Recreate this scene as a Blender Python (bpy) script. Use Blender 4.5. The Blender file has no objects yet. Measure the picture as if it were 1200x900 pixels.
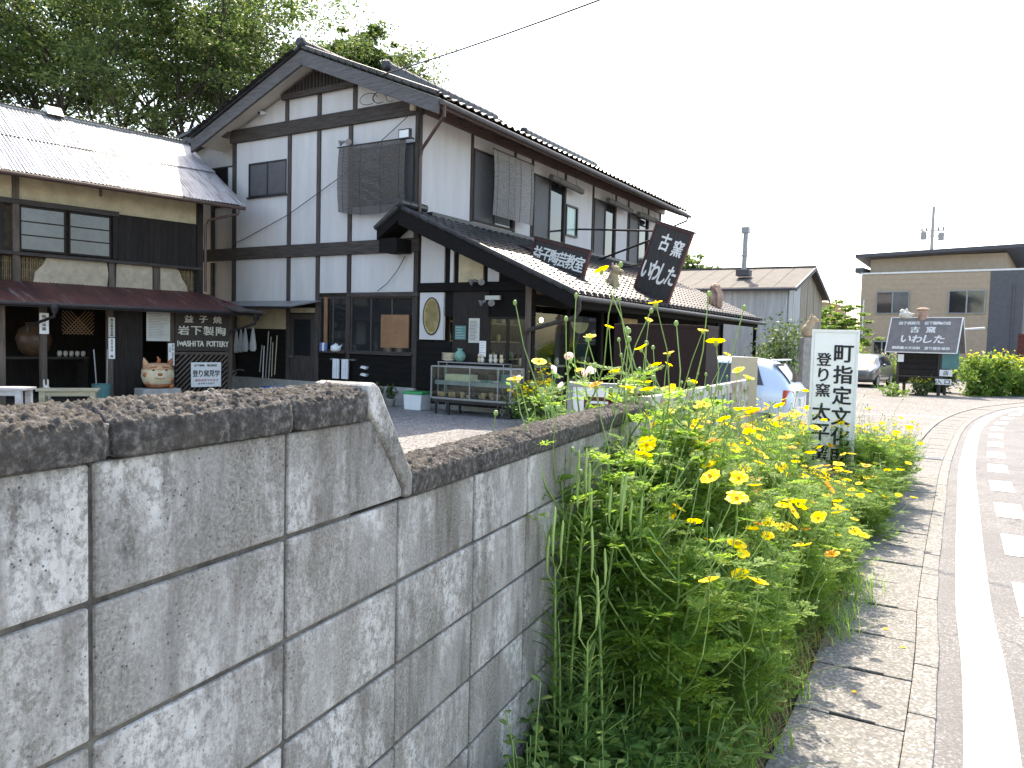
import bpy, math, random
import numpy as np
from mathutils import Vector, Matrix
R = math.radians
sc = bpy.context.scene
COL = sc.collection
random.seed(11)
rng = np.random.default_rng(11)

# ---------------------------------------------------------------- camera
cam_d = bpy.data.cameras.new('camera')
cam = bpy.data.objects.new('camera', cam_d); COL.objects.link(cam)
cam_d.sensor_width = 36.0; cam_d.lens = 27.6
cam_d.clip_start = 0.05; cam_d.clip_end = 3000
PITCH, ROLL = R(-3.15), R(1.45)
fw = Vector((0, math.cos(PITCH), math.sin(PITCH)))
r0 = Vector((1, 0, 0)); u0 = r0.cross(fw)
rt = r0*math.cos(ROLL) + u0*math.sin(ROLL)
up = -r0*math.sin(ROLL) + u0*math.cos(ROLL)
cam.matrix_world = Matrix(((rt.x, up.x, -fw.x, 0), (rt.y, up.y, -fw.y, 0), (rt.z, up.z, -fw.z, 1.55), (0, 0, 0, 1)))
sc.camera = cam

# ---------------------------------------------------------------- light
SUN_YAW, SUN_EL = 4.0, 53.0          # degrees clockwise from +Y, and above the horizon
w = bpy.data.worlds.new('World'); sc.world = w; w.use_nodes = True
nt = w.node_tree
sky = nt.nodes.new('ShaderNodeTexSky'); sky.sky_type = 'NISHITA'; sky.sun_disc = False
sky.sun_elevation = R(SUN_EL); sky.sun_rotation = R(SUN_YAW)
sky.air_density = 1.0; sky.dust_density = 2.0; sky.ozone_density = 1.0; sky.altitude = 100
bg = nt.nodes['Background']; bg.inputs['Strength'].default_value = 0.15
nt.links.new(sky.outputs['Color'], bg.inputs['Color'])
sun_d = bpy.data.lights.new('sun', 'SUN'); sun_d.energy = 2.55; sun_d.angle = R(0.53); sun_d.color = (1.0, 0.95, 0.88)
sun = bpy.data.objects.new('sun', sun_d); COL.objects.link(sun)
sdir = Vector((math.sin(R(SUN_YAW))*math.cos(R(SUN_EL)), math.cos(R(SUN_YAW))*math.cos(R(SUN_EL)), math.sin(R(SUN_EL))))
sun.rotation_euler = sdir.to_track_quat('Z', 'Y').to_euler()
sun.location = sdir*60
sc.view_settings.view_transform = 'Standard'; sc.view_settings.look = 'None'
sc.view_settings.exposure = 2.0; sc.view_settings.gamma = 1.0; sc.view_settings.use_curve_mapping = False
sc.view_settings.use_white_balance = True; sc.view_settings.white_balance_temperature = 7600; sc.view_settings.white_balance_tint = 10
sc.render.engine = 'CYCLES'
sc.cycles.use_denoising = True
sc.cycles.max_bounces = 8; sc.cycles.transparent_max_bounces = 16
sc.cycles.caustics_reflective = False; sc.cycles.caustics_refractive = False

# ---------------------------------------------------------------- materials
MAT = {}
def nodes_of(m):
    m.use_nodes = True
    t = m.node_tree; t.nodes.clear()
    o = t.nodes.new('ShaderNodeOutputMaterial'); b = t.nodes.new('ShaderNodeBsdfPrincipled')
    t.links.new(b.outputs[0], o.inputs['Surface'])
    return t, b, o
def noise(t, vec, scale, detail=4, rough=.6, dist=0):
    n = t.nodes.new('ShaderNodeTexNoise'); n.inputs['Scale'].default_value = scale
    n.inputs['Detail'].default_value = detail; n.inputs['Roughness'].default_value = rough
    n.inputs['Distortion'].default_value = dist
    if vec is not None: t.links.new(vec, n.inputs['Vector'])
    return n.outputs['Fac']
def ramp(t, fac, stops):
    r = t.nodes.new('ShaderNodeValToRGB'); e = r.color_ramp.elements
    while len(e) < len(stops): e.new(.5)
    for i, (p, c) in enumerate(stops):
        e[i].position = p
        if not hasattr(c, '__len__'): c = (c, c, c)
        e[i].color = (*c[:3], 1)
    t.links.new(fac, r.inputs['Fac'])
    return r.outputs['Color']
def mixc(t, fac, a, b, mode='MIX'):
    m = t.nodes.new('ShaderNodeMix'); m.data_type = 'RGBA'; m.blend_type = mode
    for sock, val in ((m.inputs['Factor'], fac), (m.inputs['A'], a), (m.inputs['B'], b)):
        pass
    ia = [i for i in m.inputs if i.name == 'A' and i.type == 'RGBA'][0]
    ib = [i for i in m.inputs if i.name == 'B' and i.type == 'RGBA'][0]
    fi = [i for i in m.inputs if i.name == 'Factor' and i.type == 'VALUE'][0]
    for sock, val in ((fi, fac), (ia, a), (ib, b)):
        if hasattr(val, 'is_output'): t.links.new(val, sock)
        elif hasattr(val, '__len__'): sock.default_value = (*val[:3], 1)
        else: sock.default_value = val
    return [o for o in m.outputs if o.type == 'RGBA'][0]
def coords(t, kind='Object', scale=(1, 1, 1), rot=(0, 0, 0), rand=False):
    if kind == 'World':
        g = t.nodes.new('ShaderNodeNewGeometry'); v = g.outputs['Position']
    else:
        c = t.nodes.new('ShaderNodeTexCoord'); v = c.outputs[kind]
    if rand:
        oi = t.nodes.new('ShaderNodeObjectInfo'); mu = t.nodes.new('ShaderNodeMath'); mu.operation = 'MULTIPLY'
        mu.inputs[1].default_value = 57.0; t.links.new(oi.outputs['Random'], mu.inputs[0])
        ad = t.nodes.new('ShaderNodeVectorMath'); ad.operation = 'ADD'
        t.links.new(v, ad.inputs[0]); t.links.new(mu.outputs[0], ad.inputs[1]); v = ad.outputs[0]
    mp = t.nodes.new('ShaderNodeMapping'); mp.inputs['Scale'].default_value = scale; mp.inputs['Rotation'].default_value = rot
    t.links.new(v, mp.inputs['Vector'])
    return mp.outputs['Vector']
def bump(t, b, h, strength=.3, dist=.01):
    n = t.nodes.new('ShaderNodeBump'); n.inputs['Strength'].default_value = strength; n.inputs['Distance'].default_value = dist
    t.links.new(h, n.inputs['Height']); t.links.new(n.outputs[0], b.inputs['Normal'])
def objrand(t): return t.nodes.new('ShaderNodeObjectInfo').outputs['Random']

def plain(name, col, rough=.6, metal=0, var=.12, scale=6, bmp=.15, stretch=(1, 1, 1), spec=.5, kind='Object', rnd=False):
    """coloured surface with mottled tone and fine relief"""
    m = bpy.data.materials.new(name); t, b, o = nodes_of(m)
    v = coords(t, kind, stretch, rand=rnd)
    n1 = noise(t, v, scale, 6, .65); n2 = noise(t, v, scale*9, 3, .6)
    d = tuple(c*(1-var*2.2) for c in col); l = tuple(min(1, c*(1+var*1.6)) for c in col)
    c1 = ramp(t, n1, [(.3, d), (.7, l)])
    c2 = mixc(t, .18, c1, ramp(t, n2, [(.35, d), (.65, l)]), 'MIX')
    if rnd:
        hv = t.nodes.new('ShaderNodeHueSaturation'); mr = t.nodes.new('ShaderNodeMapRange')
        mr.inputs['To Min'].default_value = .75; mr.inputs['To Max'].default_value = 1.25
        t.links.new(objrand(t), mr.inputs['Value']); t.links.new(mr.outputs[0], hv.inputs['Value'])
        t.links.new(c2, hv.inputs['Color']); c2 = hv.outputs['Color']
    t.links.new(c2, b.inputs['Base Color'])
    b.inputs['Roughness'].default_value = rough; b.inputs['Metallic'].default_value = metal
    b.inputs['Specular IOR Level'].default_value = spec
    if bmp: bump(t, b, n2, bmp, .01)
    MAT[name] = m
    return m

def leafmat(name, c_dark, c_light, transl=.45, rough=.5):
    m = bpy.data.materials.new(name); t, b, o = nodes_of(m)
    g = t.nodes.new('ShaderNodeNewGeometry')
    c = ramp(t, g.outputs['Random Per Island'], [(0, c_dark), (.82, c_light), (1, tuple(min(.95, x*f_) for x, f_ in zip(c_light, (1.5, 1.12, 1.0))))])
    t.links.new(c, b.inputs['Base Color']); b.inputs['Roughness'].default_value = rough
    b.inputs['Specular IOR Level'].default_value = .3
    tr = t.nodes.new('ShaderNodeBsdfTranslucent')
    hv = t.nodes.new('ShaderNodeHueSaturation'); hv.inputs['Hue'].default_value = .485; hv.inputs['Saturation'].default_value = 1.1; hv.inputs['Value'].default_value = 1.7
    t.links.new(c, hv.inputs['Color']); t.links.new(hv.outputs[0], tr.inputs['Color'])
    mx = t.nodes.new('ShaderNodeMixShader'); mx.inputs[0].default_value = transl
    t.links.new(b.outputs[0], mx.inputs[1]); t.links.new(tr.outputs[0], mx.inputs[2]); t.links.new(mx.outputs[0], o.inputs['Surface'])
    MAT[name] = m
    return m

def mk_materials():
    # concrete block with white bloom, dark water stains and pits
    m = bpy.data.materials.new('block_concrete'); t, b, o = nodes_of(m); MAT['block'] = m
    vw = coords(t, 'World', (1, 1, 1)); vs = coords(t, 'Object', (1.3, 1.3, .5), rand=True); vo = coords(t, 'Object', (1, 1, 1), rand=True)
    base = ramp(t, noise(t, vo, 1.8, 5, .6), [(.3, (.18, .169, .153)), (.5, (.255, .241, .221)), (.72, (.34, .325, .30))])
    hv = t.nodes.new('ShaderNodeHueSaturation'); mr = t.nodes.new('ShaderNodeMapRange'); mr.inputs['To Min'].default_value = .78; mr.inputs['To Max'].default_value = 1.28
    t.links.new(objrand(t), mr.inputs['Value']); t.links.new(mr.outputs[0], hv.inputs['Value']); t.links.new(base, hv.inputs['Color']); base = hv.outputs[0]
    grain = noise(t, vw, 150, 4, .75)
    base = mixc(t, .5, base, ramp(t, grain, [(.36, (.075, .069, .061)), (.5, (.225, .212, .193)), (.64, (.44, .42, .39))]))
    fine = noise(t, coords(t, 'World', (1, 1, .8)), 48, 8, .82)
    patch = noise(t, vs, 3.2, 6, .65, .5)
    soft = noise(t, coords(t, 'Object', (1, 1, .22), rand=True), 6, 5, .6)
    col = mixc(t, ramp(t, soft, [(.44, 0), (.70, .5)]), base, (.44, .437, .43))
    m1 = ramp(t, patch, [(.47, 0), (.60, 1)]); m2 = ramp(t, fine, [(.44, .05), (.54, 1)])
    bloom = mixc(t, 1, m1, m2, 'MULTIPLY'); bloom = mixc(t, 1, bloom, (.74, .74, .74), 'MULTIPLY')
    col = mixc(t, bloom, col, (.66, .655, .64))
    streak = noise(t, coords(t, 'Object', (1, 1, .14), rand=True), 10, 6, .68)
    col = mixc(t, ramp(t, streak, [(.50, 0), (.68, .7)]), col, (.095, .085, .073))
    blot = noise(t, coords(t, 'World', (1.3, 1.3, .8)), 4.6, 9, .84)
    col = mixc(t, ramp(t, blot, [(.57, 0), (.68, .8)]), col, (.055, .05, .043))
    sp = t.nodes.new('ShaderNodeSeparateXYZ'); t.links.new(coords(t, 'World', (1, 1, 1)), sp.inputs[0])
    vz = t.nodes.new('ShaderNodeTexVoronoi'); vz.inputs['Scale'].default_value = 75; t.links.new(vw, vz.inputs['Vector'])
    pit = ramp(t, vz.outputs['Distance'], [(.05, .0), (.16, 1)])
    pm = ramp(t, noise(t, vw, 11, 2), [(.40, .15), (.60, .9)])
    inv = t.nodes.new('ShaderNodeInvert'); t.links.new(pit, inv.inputs['Color'])
    pf = mixc(t, 1, inv.outputs[0], pm, 'MULTIPLY')
    col = mixc(t, pf, col, (.05, .046, .04))
    t.links.new(col, b.inputs['Base Color']); b.inputs['Roughness'].default_value = .93; b.inputs['Specular IOR Level'].default_value = .2
    hh = mixc(t, .5, grain, fine); hh = mixc(t, .4, hh, pit)
    bump(t, b, hh, .9, .008)
    # rough cap stones
    m = bpy.data.materials.new('cap_stone'); t, b, o = nodes_of(m); MAT['cap'] = m
    vw = coords(t, 'World')
    c = ramp(t, noise(t, vw, 55, 6, .75), [(.3, (.030, .028, .026)), (.5, (.072, .067, .062)), (.72, (.26, .248, .235))])
    c = mixc(t, ramp(t, noise(t, vw, 6, 4), [(.5, 0), (.7, .6)]), c, (.10, .085, .07))
    t.links.new(c, b.inputs['Base Color']); b.inputs['Roughness'].default_value = .95; b.inputs['Specular IOR Level'].default_value = .15
    bump(t, b, noise(t, vw, 120, 4, .75), .8, .008)
    plain('mortar', (.105, .096, .083), .95, var=.42, scale=9, bmp=.5, kind='World')
    plain('chamfer', (.36, .35, .33), .95, var=.28, scale=16, bmp=.5, kind='World')
    # gravel yard
    m = bpy.data.materials.new('gravel'); t, b, o = nodes_of(m); MAT['gravel'] = m
    vw = coords(t, 'World')
    vz = t.nodes.new('ShaderNodeTexVoronoi'); vz.inputs['Scale'].default_value = 34; t.links.new(vw, vz.inputs['Vector'])
    cell = t.nodes.new('ShaderNodeSeparateColor'); t.links.new(vz.outputs['Color'], cell.inputs[0])
    c = ramp(t, cell.outputs[0], [(0, (.13, .125, .12)), (.6, (.23, .22, .215)), (1, (.42, .41, .40))])
    c = mixc(t, ramp(t, noise(t, vw, .7, 5, .6), [(.35, .45), (.65, 0)]), c, (.15, .14, .13))
    c = mixc(t, ramp(t, noise(t, vw, 3.0, 5, .7), [(.55, 0), (.75, .4)]), c, (.34, .325, .30))
    t.links.new(c, b.inputs['Base Color']); b.inputs['Roughness'].default_value = .95; b.inputs['Specular IOR Level'].default_value = .15
    bump(t, b, vz.outputs['Distance'], .9, .02)
    # asphalt
    m = bpy.data.materials.new('asphalt'); t, b, o = nodes_of(m); MAT['asphalt'] = m
    vw = coords(t, 'World')
    g1 = noise(t, vw, 130, 4, .75); vz = t.nodes.new('ShaderNodeTexVoronoi'); vz.inputs['Scale'].default_value = 120; t.links.new(vw, vz.inputs['Vector'])
    cell = t.nodes.new('ShaderNodeSeparateColor'); t.links.new(vz.outputs['Color'], cell.inputs[0])
    c = ramp(t, cell.outputs[0], [(0, (.12, .117, .118)), (.75, (.185, .181, .183)), (1, (.33, .325, .32))])
    c = mixc(t, ramp(t, noise(t, vw, 1.1, 6, .65), [(.40, .6), (.60, 0)]), c, (.135, .131, .131))
    cr = t.nodes.new('ShaderNodeTexVoronoi'); cr.feature = 'DISTANCE_TO_EDGE'; cr.inputs['Scale'].default_value = .33
    dn = t.nodes.new('ShaderNodeVectorMath'); dn.operation = 'ADD'
    ns = t.nodes.new('ShaderNodeTexNoise'); ns.inputs['Scale'].default_value = 1.6; ns.inputs['Detail'].default_value = 6; t.links.new(vw, ns.inputs['Vector'])
    t.links.new(vw, dn.inputs[0]); t.links.new(ns.outputs['Color'], dn.inputs[1]); t.links.new(dn.outputs[0], cr.inputs['Vector'])
    c = mixc(t, ramp(t, cr.outputs['Distance'], [(.0, .45), (.006, 0)]), c, (.05, .048, .047))
    t.links.new(c, b.inputs['Base Color']); b.inputs['Roughness'].default_value = .9; b.inputs['Specular IOR Level'].default_value = .2
    bump(t, b, g1, .6, .006)
    # road paint with worn specks
    m = bpy.data.materials.new('road_paint'); t, b, o = nodes_of(m); MAT['road_paint'] = m
    vw = coords(t, 'World')
    c = mixc(t, ramp(t, noise(t, vw, 90, 5, .8), [(.53, 0), (.66, .8)]), (.72, .72, .71), (.24, .24, .24))
    t.links.new(c, b.inputs['Base Color']); b.inputs['Roughness'].default_value = .7; bump(t, b, noise(t, vw, 140, 3, .7), .4, .004)
    # kerb and drain lids: aggregate concrete
    for nm, cc, k in (('lid', (.212, .206, .196), .8), ('kerb', (.235, .228, .217), 1.2)):
        m = bpy.data.materials.new(nm+'_concrete'); t, b, o = nodes_of(m); MAT[nm] = m
        vw = coords(t, 'World')
        vz = t.nodes.new('ShaderNodeTexVoronoi'); vz.inputs['Scale'].default_value = 85; t.links.new(vw, vz.inputs['Vector'])
        cell = t.nodes.new('ShaderNodeSeparateColor'); t.links.new(vz.outputs['Color'], cell.inputs[0])
        c = ramp(t, cell.outputs[1], [(0, tuple(x*.62 for x in cc)), (.7, cc), (1, tuple(min(1, x*1.75) for x in cc))])
        c = mixc(t, ramp(t, noise(t, vw, 4.5, 6, .7), [(.4, .35), (.65, 0)]), c, tuple(x*.72 for x in cc))
        t.links.new(c, b.inputs['Base Color']); b.inputs['Roughness'].default_value = .95; b.inputs['Specular IOR Level'].default_value = .2
        bump(t, b, mixc(t, .5, vz.outputs['Distance'], noise(t, vw, 60, 4, .7)), .6*k, .008)
    plain('soil', (.10, .078, .056), .97, var=.3, scale=9, bmp=.8, kind='World')
    # buildings
    plain('white_plaster', (.515, .51, .515), .85, var=.05, scale=2.2, bmp=.08, stretch=(1.6, 1.6, .25))
    plain('soffit', (.62, .60, .56), .85, var=.05, scale=2, bmp=.05)
    plain('cream_plaster', (.46, .39, .26), .92, var=.13, scale=3, bmp=.25)
    plain('clay_plaster', (.40, .34, .25), .95, var=.14, scale=5, bmp=.4)
    plain('dark_wood', (.055, .045, .041), .85, var=.35, scale=5, bmp=.35, stretch=(6, 6, .5), rnd=True)
    plain('dark_beam', (.058, .047, .042), .85, var=.35, scale=5, bmp=.35, stretch=(.5, 6, 6), rnd=True)
    plain('black_wood', (.0075, .0065, .0065), .85, var=.3, scale=6, bmp=.2, stretch=(.6, 4, 4), spec=.2)
    plain('grey_wood', (.17, .155, .145), .85, var=.3, scale=5, bmp=.4, stretch=(.5, 7, 7))
    plain('post_wood', (.115, .088, .070), .85, var=.3, scale=4, bmp=.35, stretch=(7, 7, .5), rnd=True)
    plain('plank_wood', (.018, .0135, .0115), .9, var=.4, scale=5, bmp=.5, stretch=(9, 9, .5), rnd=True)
    plain('bench_wood', (.42, .38, .26), .8, var=.2, scale=5, bmp=.3, stretch=(.6, 7, 7))
    plain('pale_bench', (.42, .42, .44), .75, var=.15, scale=5, bmp=.2, stretch=(.6, 7, 7))
    plain('bamboo', (.24, .17, .09), .8, var=.3, scale=8, bmp=.3, stretch=(4, 4, .7))
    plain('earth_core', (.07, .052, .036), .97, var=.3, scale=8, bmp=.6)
    plain('tile_clay', (.036, .037, .040), .36, var=.22, scale=7, bmp=.03, rnd=True, spec=.3)
    plain('barge_wood', (.105, .10, .105), .85, var=.25, scale=4, bmp=.3, stretch=(.6, 5, 5))
    plain('tile_mass', (.036, .037, .040), .36, var=.25, scale=4, bmp=.03, spec=.3)
    plain('black_metal', (.022, .022, .024), .45, metal=.3, var=.2, scale=6, bmp=.05)
    plain('brown_metal', (.020, .0095, .0095), .6, metal=.0, spec=.15, var=.12, scale=5, bmp=.05)
    plain('gutter_brown', (.085, .05, .042), .5, var=.2, scale=6, bmp=.05)
    plain('grey_metal', (.27, .275, .285), .45, metal=.4, var=.12, scale=6, bmp=.05)
    plain('white_metal', (.72, .72, .71), .45, var=.06, scale=6, bmp=.04)
    plain('painted_shade', (.03, .026, .023), .95, var=.3, scale=3, bmp=0)  # near-black colour standing in for unlit rooms and the drain's depth
    plain('shed_metal', (.42, .43, .44), .55, metal=.15, var=.14, scale=2, bmp=.05, stretch=(3, 3, .35))
    plain('shed_wood', (.30, .26, .20), .85, var=.25, scale=3, bmp=.1, stretch=(5, 5, .35))
    plain('slate_roof', (.078, .072, .068), .85, var=.2, scale=3, bmp=.1)
    plain('beige_siding', (.40, .31, .225), .85, var=.06, scale=4, bmp=.1)
    plain('grey_siding', (.095, .095, .105), .7, var=.08, scale=4, bmp=.08)
    plain('roof_dark', (.06, .06, .075), .5, var=.1, scale=4, bmp=.05)
    plain('white_board', (.78, .78, .77), .5, var=.03, scale=3, bmp=.03)
    plain('paper', (.50, .50, .46), .8, var=.05, scale=6, bmp=.05)
    plain('ink', (.014, .014, .018), .7, var=.2, scale=9, bmp=0)
    plain('ink_blue', (.02, .03, .10), .7, var=.1, scale=9, bmp=0)
    plain('ink_red', (.45, .05, .06), .7, var=.1, scale=9, bmp=0)
    plain('letter_white', (.74, .73, .70), .6, var=.08, scale=9, bmp=.05)
    plain('letter_cream', (.66, .64, .56), .6, var=.15, scale=12, bmp=.1)
    plain('sign_board', (.030, .026, .025), .6, var=.25, scale=5, bmp=.15, stretch=(6, 6, 1))
    plain('sign_frame', (.085, .022, .020), .6, var=.25, scale=6, bmp=.15)
    plain('sign_brown', (.045, .034, .027), .75, var=.25, scale=5, bmp=.25, stretch=(1, 6, 6))
    plain('stand_grey', (.19, .175, .17), .85, var=.1, scale=5, bmp=.1)
    plain('terracotta', (.52, .30, .17), .75, var=.2, scale=5, bmp=.2)
    plain('statue_tan', (.42, .31, .20), .8, var=.2, scale=6, bmp=.3)
    plain('statue_pink', (.42, .27, .20), .8, var=.2, scale=6, bmp=.3)
    plain('pot_cream', (.60, .50, .33), .7, var=.12, scale=6, bmp=.12)
    plain('pot_rust', (.36, .12, .045), .7, var=.25, scale=7, bmp=.15)
    plain('celadon', (.16, .33, .27), .35, var=.15, scale=8, bmp=.05)
    plain('glaze_white', (.62, .58, .50), .4, var=.12, scale=8, bmp=.05)
    plain('glaze_brown', (.11, .065, .042), .4, var=.2, scale=8, bmp=.05)
    plain('concrete', (.34, .335, .32), .92, var=.15, scale=5, bmp=.3)
    plain('green_plastic', (.03, .30, .10), .4, var=.08, scale=5, bmp=.02)
    plain('blue_plastic', (.05, .12, .33), .4, var=.08, scale=5, bmp=.02)
    plain('teal_plastic', (.07, .19, .19), .45, var=.08, scale=5, bmp=.02)
    plain('white_plastic', (.66, .68, .70), .4, var=.04, scale=5, bmp=.02)
    plain('cloth_white', (.62, .64, .67), .9, var=.08, scale=10, bmp=.2)
    plain('blind', (.135, .125, .118), .85, var=.3, scale=14, bmp=.4, stretch=(1, 1, 6))
    plain('blind_pale', (.30, .29, .28), .85, var=.3, scale=14, bmp=.4, stretch=(1, 1, 6))
    plain('shutter_grey', (.075, .075, .082), .6, var=.1, scale=4, bmp=.05)
    plain('curtain', (.66, .68, .69), .85, var=.08, scale=4, bmp=.1, stretch=(8, 8, .3))
    plain('frosted', (.085, .095, .10), .2, var=.2, scale=.8, bmp=.01, spec=.8)
    plain('orange_wood', (.24, .125, .06), .6, var=.15, scale=3, bmp=.1)
    plain('amber_shade', (.42, .33, .15), .7, var=.1, scale=4, bmp=.05)
    plain('fence_paint', (.56, .56, .56), .55, var=.10, scale=4, bmp=.1)
    plain('tan_panel', (.42, .36, .27), .7, var=.06, scale=3, bmp=.05)
    plain('rubber', (.02, .02, .021), .8, var=.1, scale=8, bmp=.1)
    plain('cable', (.02, .02, .022), .6, var=.1, scale=4, bmp=0)
    plain('bark', (.045, .038, .032), .95, var=.35, scale=3, bmp=.6, stretch=(3, 3, .5))
    plain('twig', (.07, .055, .04), .9, var=.3, scale=8, bmp=.2)
    plain('stalk', (.22, .34, .09), .6, var=.2, scale=9, bmp=.1)
    plain('pod', (.30, .42, .12), .55, var=.15, scale=9, bmp=.1)
    plain('flower_eye', (.72, .42, .01), .8, var=.2, scale=90, bmp=.5)
    plain('stone', (.30, .29, .27), .9, var=.2, scale=6, bmp=.4)
    plain('rust_red', (.10, .022, .016), .8, var=.3, scale=5, bmp=.2)
    leafmat('leaf_tree', (.030, .060, .022), (.105, .165, .055), .46)
    leafmat('leaf_tree_light', (.035, .085, .030), (.11, .20, .07), .48)
    leafmat('leaf_cosmos', (.085, .18, .038), (.235, .385, .09), .60, .6)
    leafmat('leaf_shrub', (.025, .055, .018), (.09, .15, .05), .40)
    leafmat('leaf_bright', (.06, .13, .025), (.15, .26, .06), .45)
    leafmat('leaf_weed', (.07, .15, .04), (.18, .30, .09), .48)
    leafmat('grass_dry', (.12, .11, .045), (.30, .25, .10), .35)
    leafmat('petal_yellow', (.90, .66, .004), (.97, .80, .010), .50)
    leafmat('petal_orange', (.80, .27, .008), (.90, .42, .01), .40)
    leafmat('petal_pink', (.74, .58, .54), (.82, .70, .66), .35)
    leafmat('petal_white', (.74, .66, .66), (.80, .74, .74), .35)
    # glass of the upper windows: dark and mirror-like
    m = bpy.data.materials.new('window_glass'); t, b, o = nodes_of(m); MAT['glass'] = m
    b.inputs['Base Color'].default_value = (.018, .020, .022, 1); b.inputs['Roughness'].default_value = .06
    b.inputs['Specular IOR Level'].default_value = .9
    bump(t, b, noise(t, coords(t, 'Object'), 1.5, 2), .05, .02)
    # clear glass
    m = bpy.data.materials.new('clear_glass'); t, b, o = nodes_of(m); MAT['clear'] = m
    tr = t.nodes.new('ShaderNodeBsdfTransparent'); tr.inputs[0].default_value = (.86, .92, .90, 1)
    gl = t.nodes.new('ShaderNodeBsdfGlossy'); gl.inputs['Roughness'].default_value = .03
    lw = t.nodes.new('ShaderNodeLayerWeight'); lw.inputs['Blend'].default_value = .5
    pw_ = t.nodes.new('ShaderNodeMath'); pw_.operation = 'POWER'; pw_.inputs[1].default_value = 4.0; t.links.new(lw.outputs['Facing'], pw_.inputs[0])
    fr = t.nodes.new('ShaderNodeMath'); fr.operation = 'MULTIPLY_ADD'; fr.inputs[1].default_value = .5; fr.inputs[2].default_value = .025; t.links.new(pw_.outputs[0], fr.inputs[0])
    mx = t.nodes.new('ShaderNodeMixShader'); t.links.new(fr.outputs[0], mx.inputs[0])
    t.links.new(tr.outputs[0], mx.inputs[1]); t.links.new(gl.outputs[0], mx.inputs[2]); t.links.new(mx.outputs[0], o.inputs['Surface'])
    # galvanised corrugated sheet
    m = bpy.data.materials.new('zinc'); t, b, o = nodes_of(m); MAT['zinc'] = m
    v = coords(t, 'Object', (1, 1, 1), rand=True)
    c = ramp(t, noise(t, v, 2.2, 6, .7), [(.3, (.30, .30, .30)), (.7, (.46, .46, .46))])
    c = mixc(t, ramp(t, noise(t, coords(t, 'Object', (14, .6, 1), rand=True), 2, 4), [(.50, 0), (.62, .75)]), c, (.10, .085, .075))
    t.links.new(c, b.inputs['Base Color']); b.inputs['Metallic'].default_value = .55; b.inputs['Roughness'].default_value = .42
    bump(t, b, noise(t, v, 30, 4), .12, .01)
    # rusted corrugated sheet
    m = bpy.data.materials.new('rusty_sheet'); t, b, o = nodes_of(m); MAT['rusty'] = m
    v = coords(t, 'Object', (2.2, .7, 1), rand=True)
    c = ramp(t, noise(t, v, 1.6, 7, .7), [(.28, (.028, .018, .018)), (.5, (.085, .028, .024)), (.68, (.13, .05, .04))])
    c = mixc(t, ramp(t, noise(t, coords(t, 'Object', (6, .5, 1), rand=True), 1.4, 5), [(.58, 0), (.70, .55)]), c, (.30, .26, .25))
    t.links.new(c, b.inputs['Base Color']); b.inputs['Roughness'].default_value = .6; b.inputs['Metallic'].default_value = .1
    bump(t, b, noise(t, v, 20, 4), .2, .01)
    # gate paint with rust runs
    m = bpy.data.materials.new('rusty_gate'); t, b, o = nodes_of(m); MAT['gate'] = m
    v = coords(t, 'World', (1, 1, .5))
    c = mixc(t, ramp(t, noise(t, v, 7, 6, .75), [(.47, 0), (.58, .9)]), (.46, .46, .46), (.15, .07, .04))
    t.links.new(c, b.inputs['Base Color']); b.inputs['Roughness'].default_value = .6
    # car paints
    for nm, cc in (('car_blue', (.56, .65, .77)), ('car_grey', (.12, .125, .12))):
        m = bpy.data.materials.new(nm); t, b, o = nodes_of(m); MAT[nm] = m
        b.inputs['Base Color'].default_value = (*cc, 1); b.inputs['Roughness'].default_value = .32; b.inputs['Metallic'].default_value = .25
        b.inputs['Coat Weight'].default_value = .7; b.inputs['Coat Roughness'].default_value = .05
        bump(t, b, noise(t, coords(t, 'Object'), 400, 2), .01, .001)
    m = bpy.data.materials.new('tail_lamp'); t, b, o = nodes_of(m); MAT['tail_lamp'] = m
    b.inputs['Base Color'].default_value = (.55, .10, .07, 1); b.inputs['Roughness'].default_value = .15; b.inputs['Coat Weight'].default_value = 1
    m = bpy.data.materials.new('lit_bulb'); t, b, o = nodes_of(m); MAT['bulb'] = m
    b.inputs['Base Color'].default_value = (1, .8, .5, 1); b.inputs['Emission Color'].default_value = (1, .75, .4, 1); b.inputs['Emission Strength'].default_value = 6
mk_materials()

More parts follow.
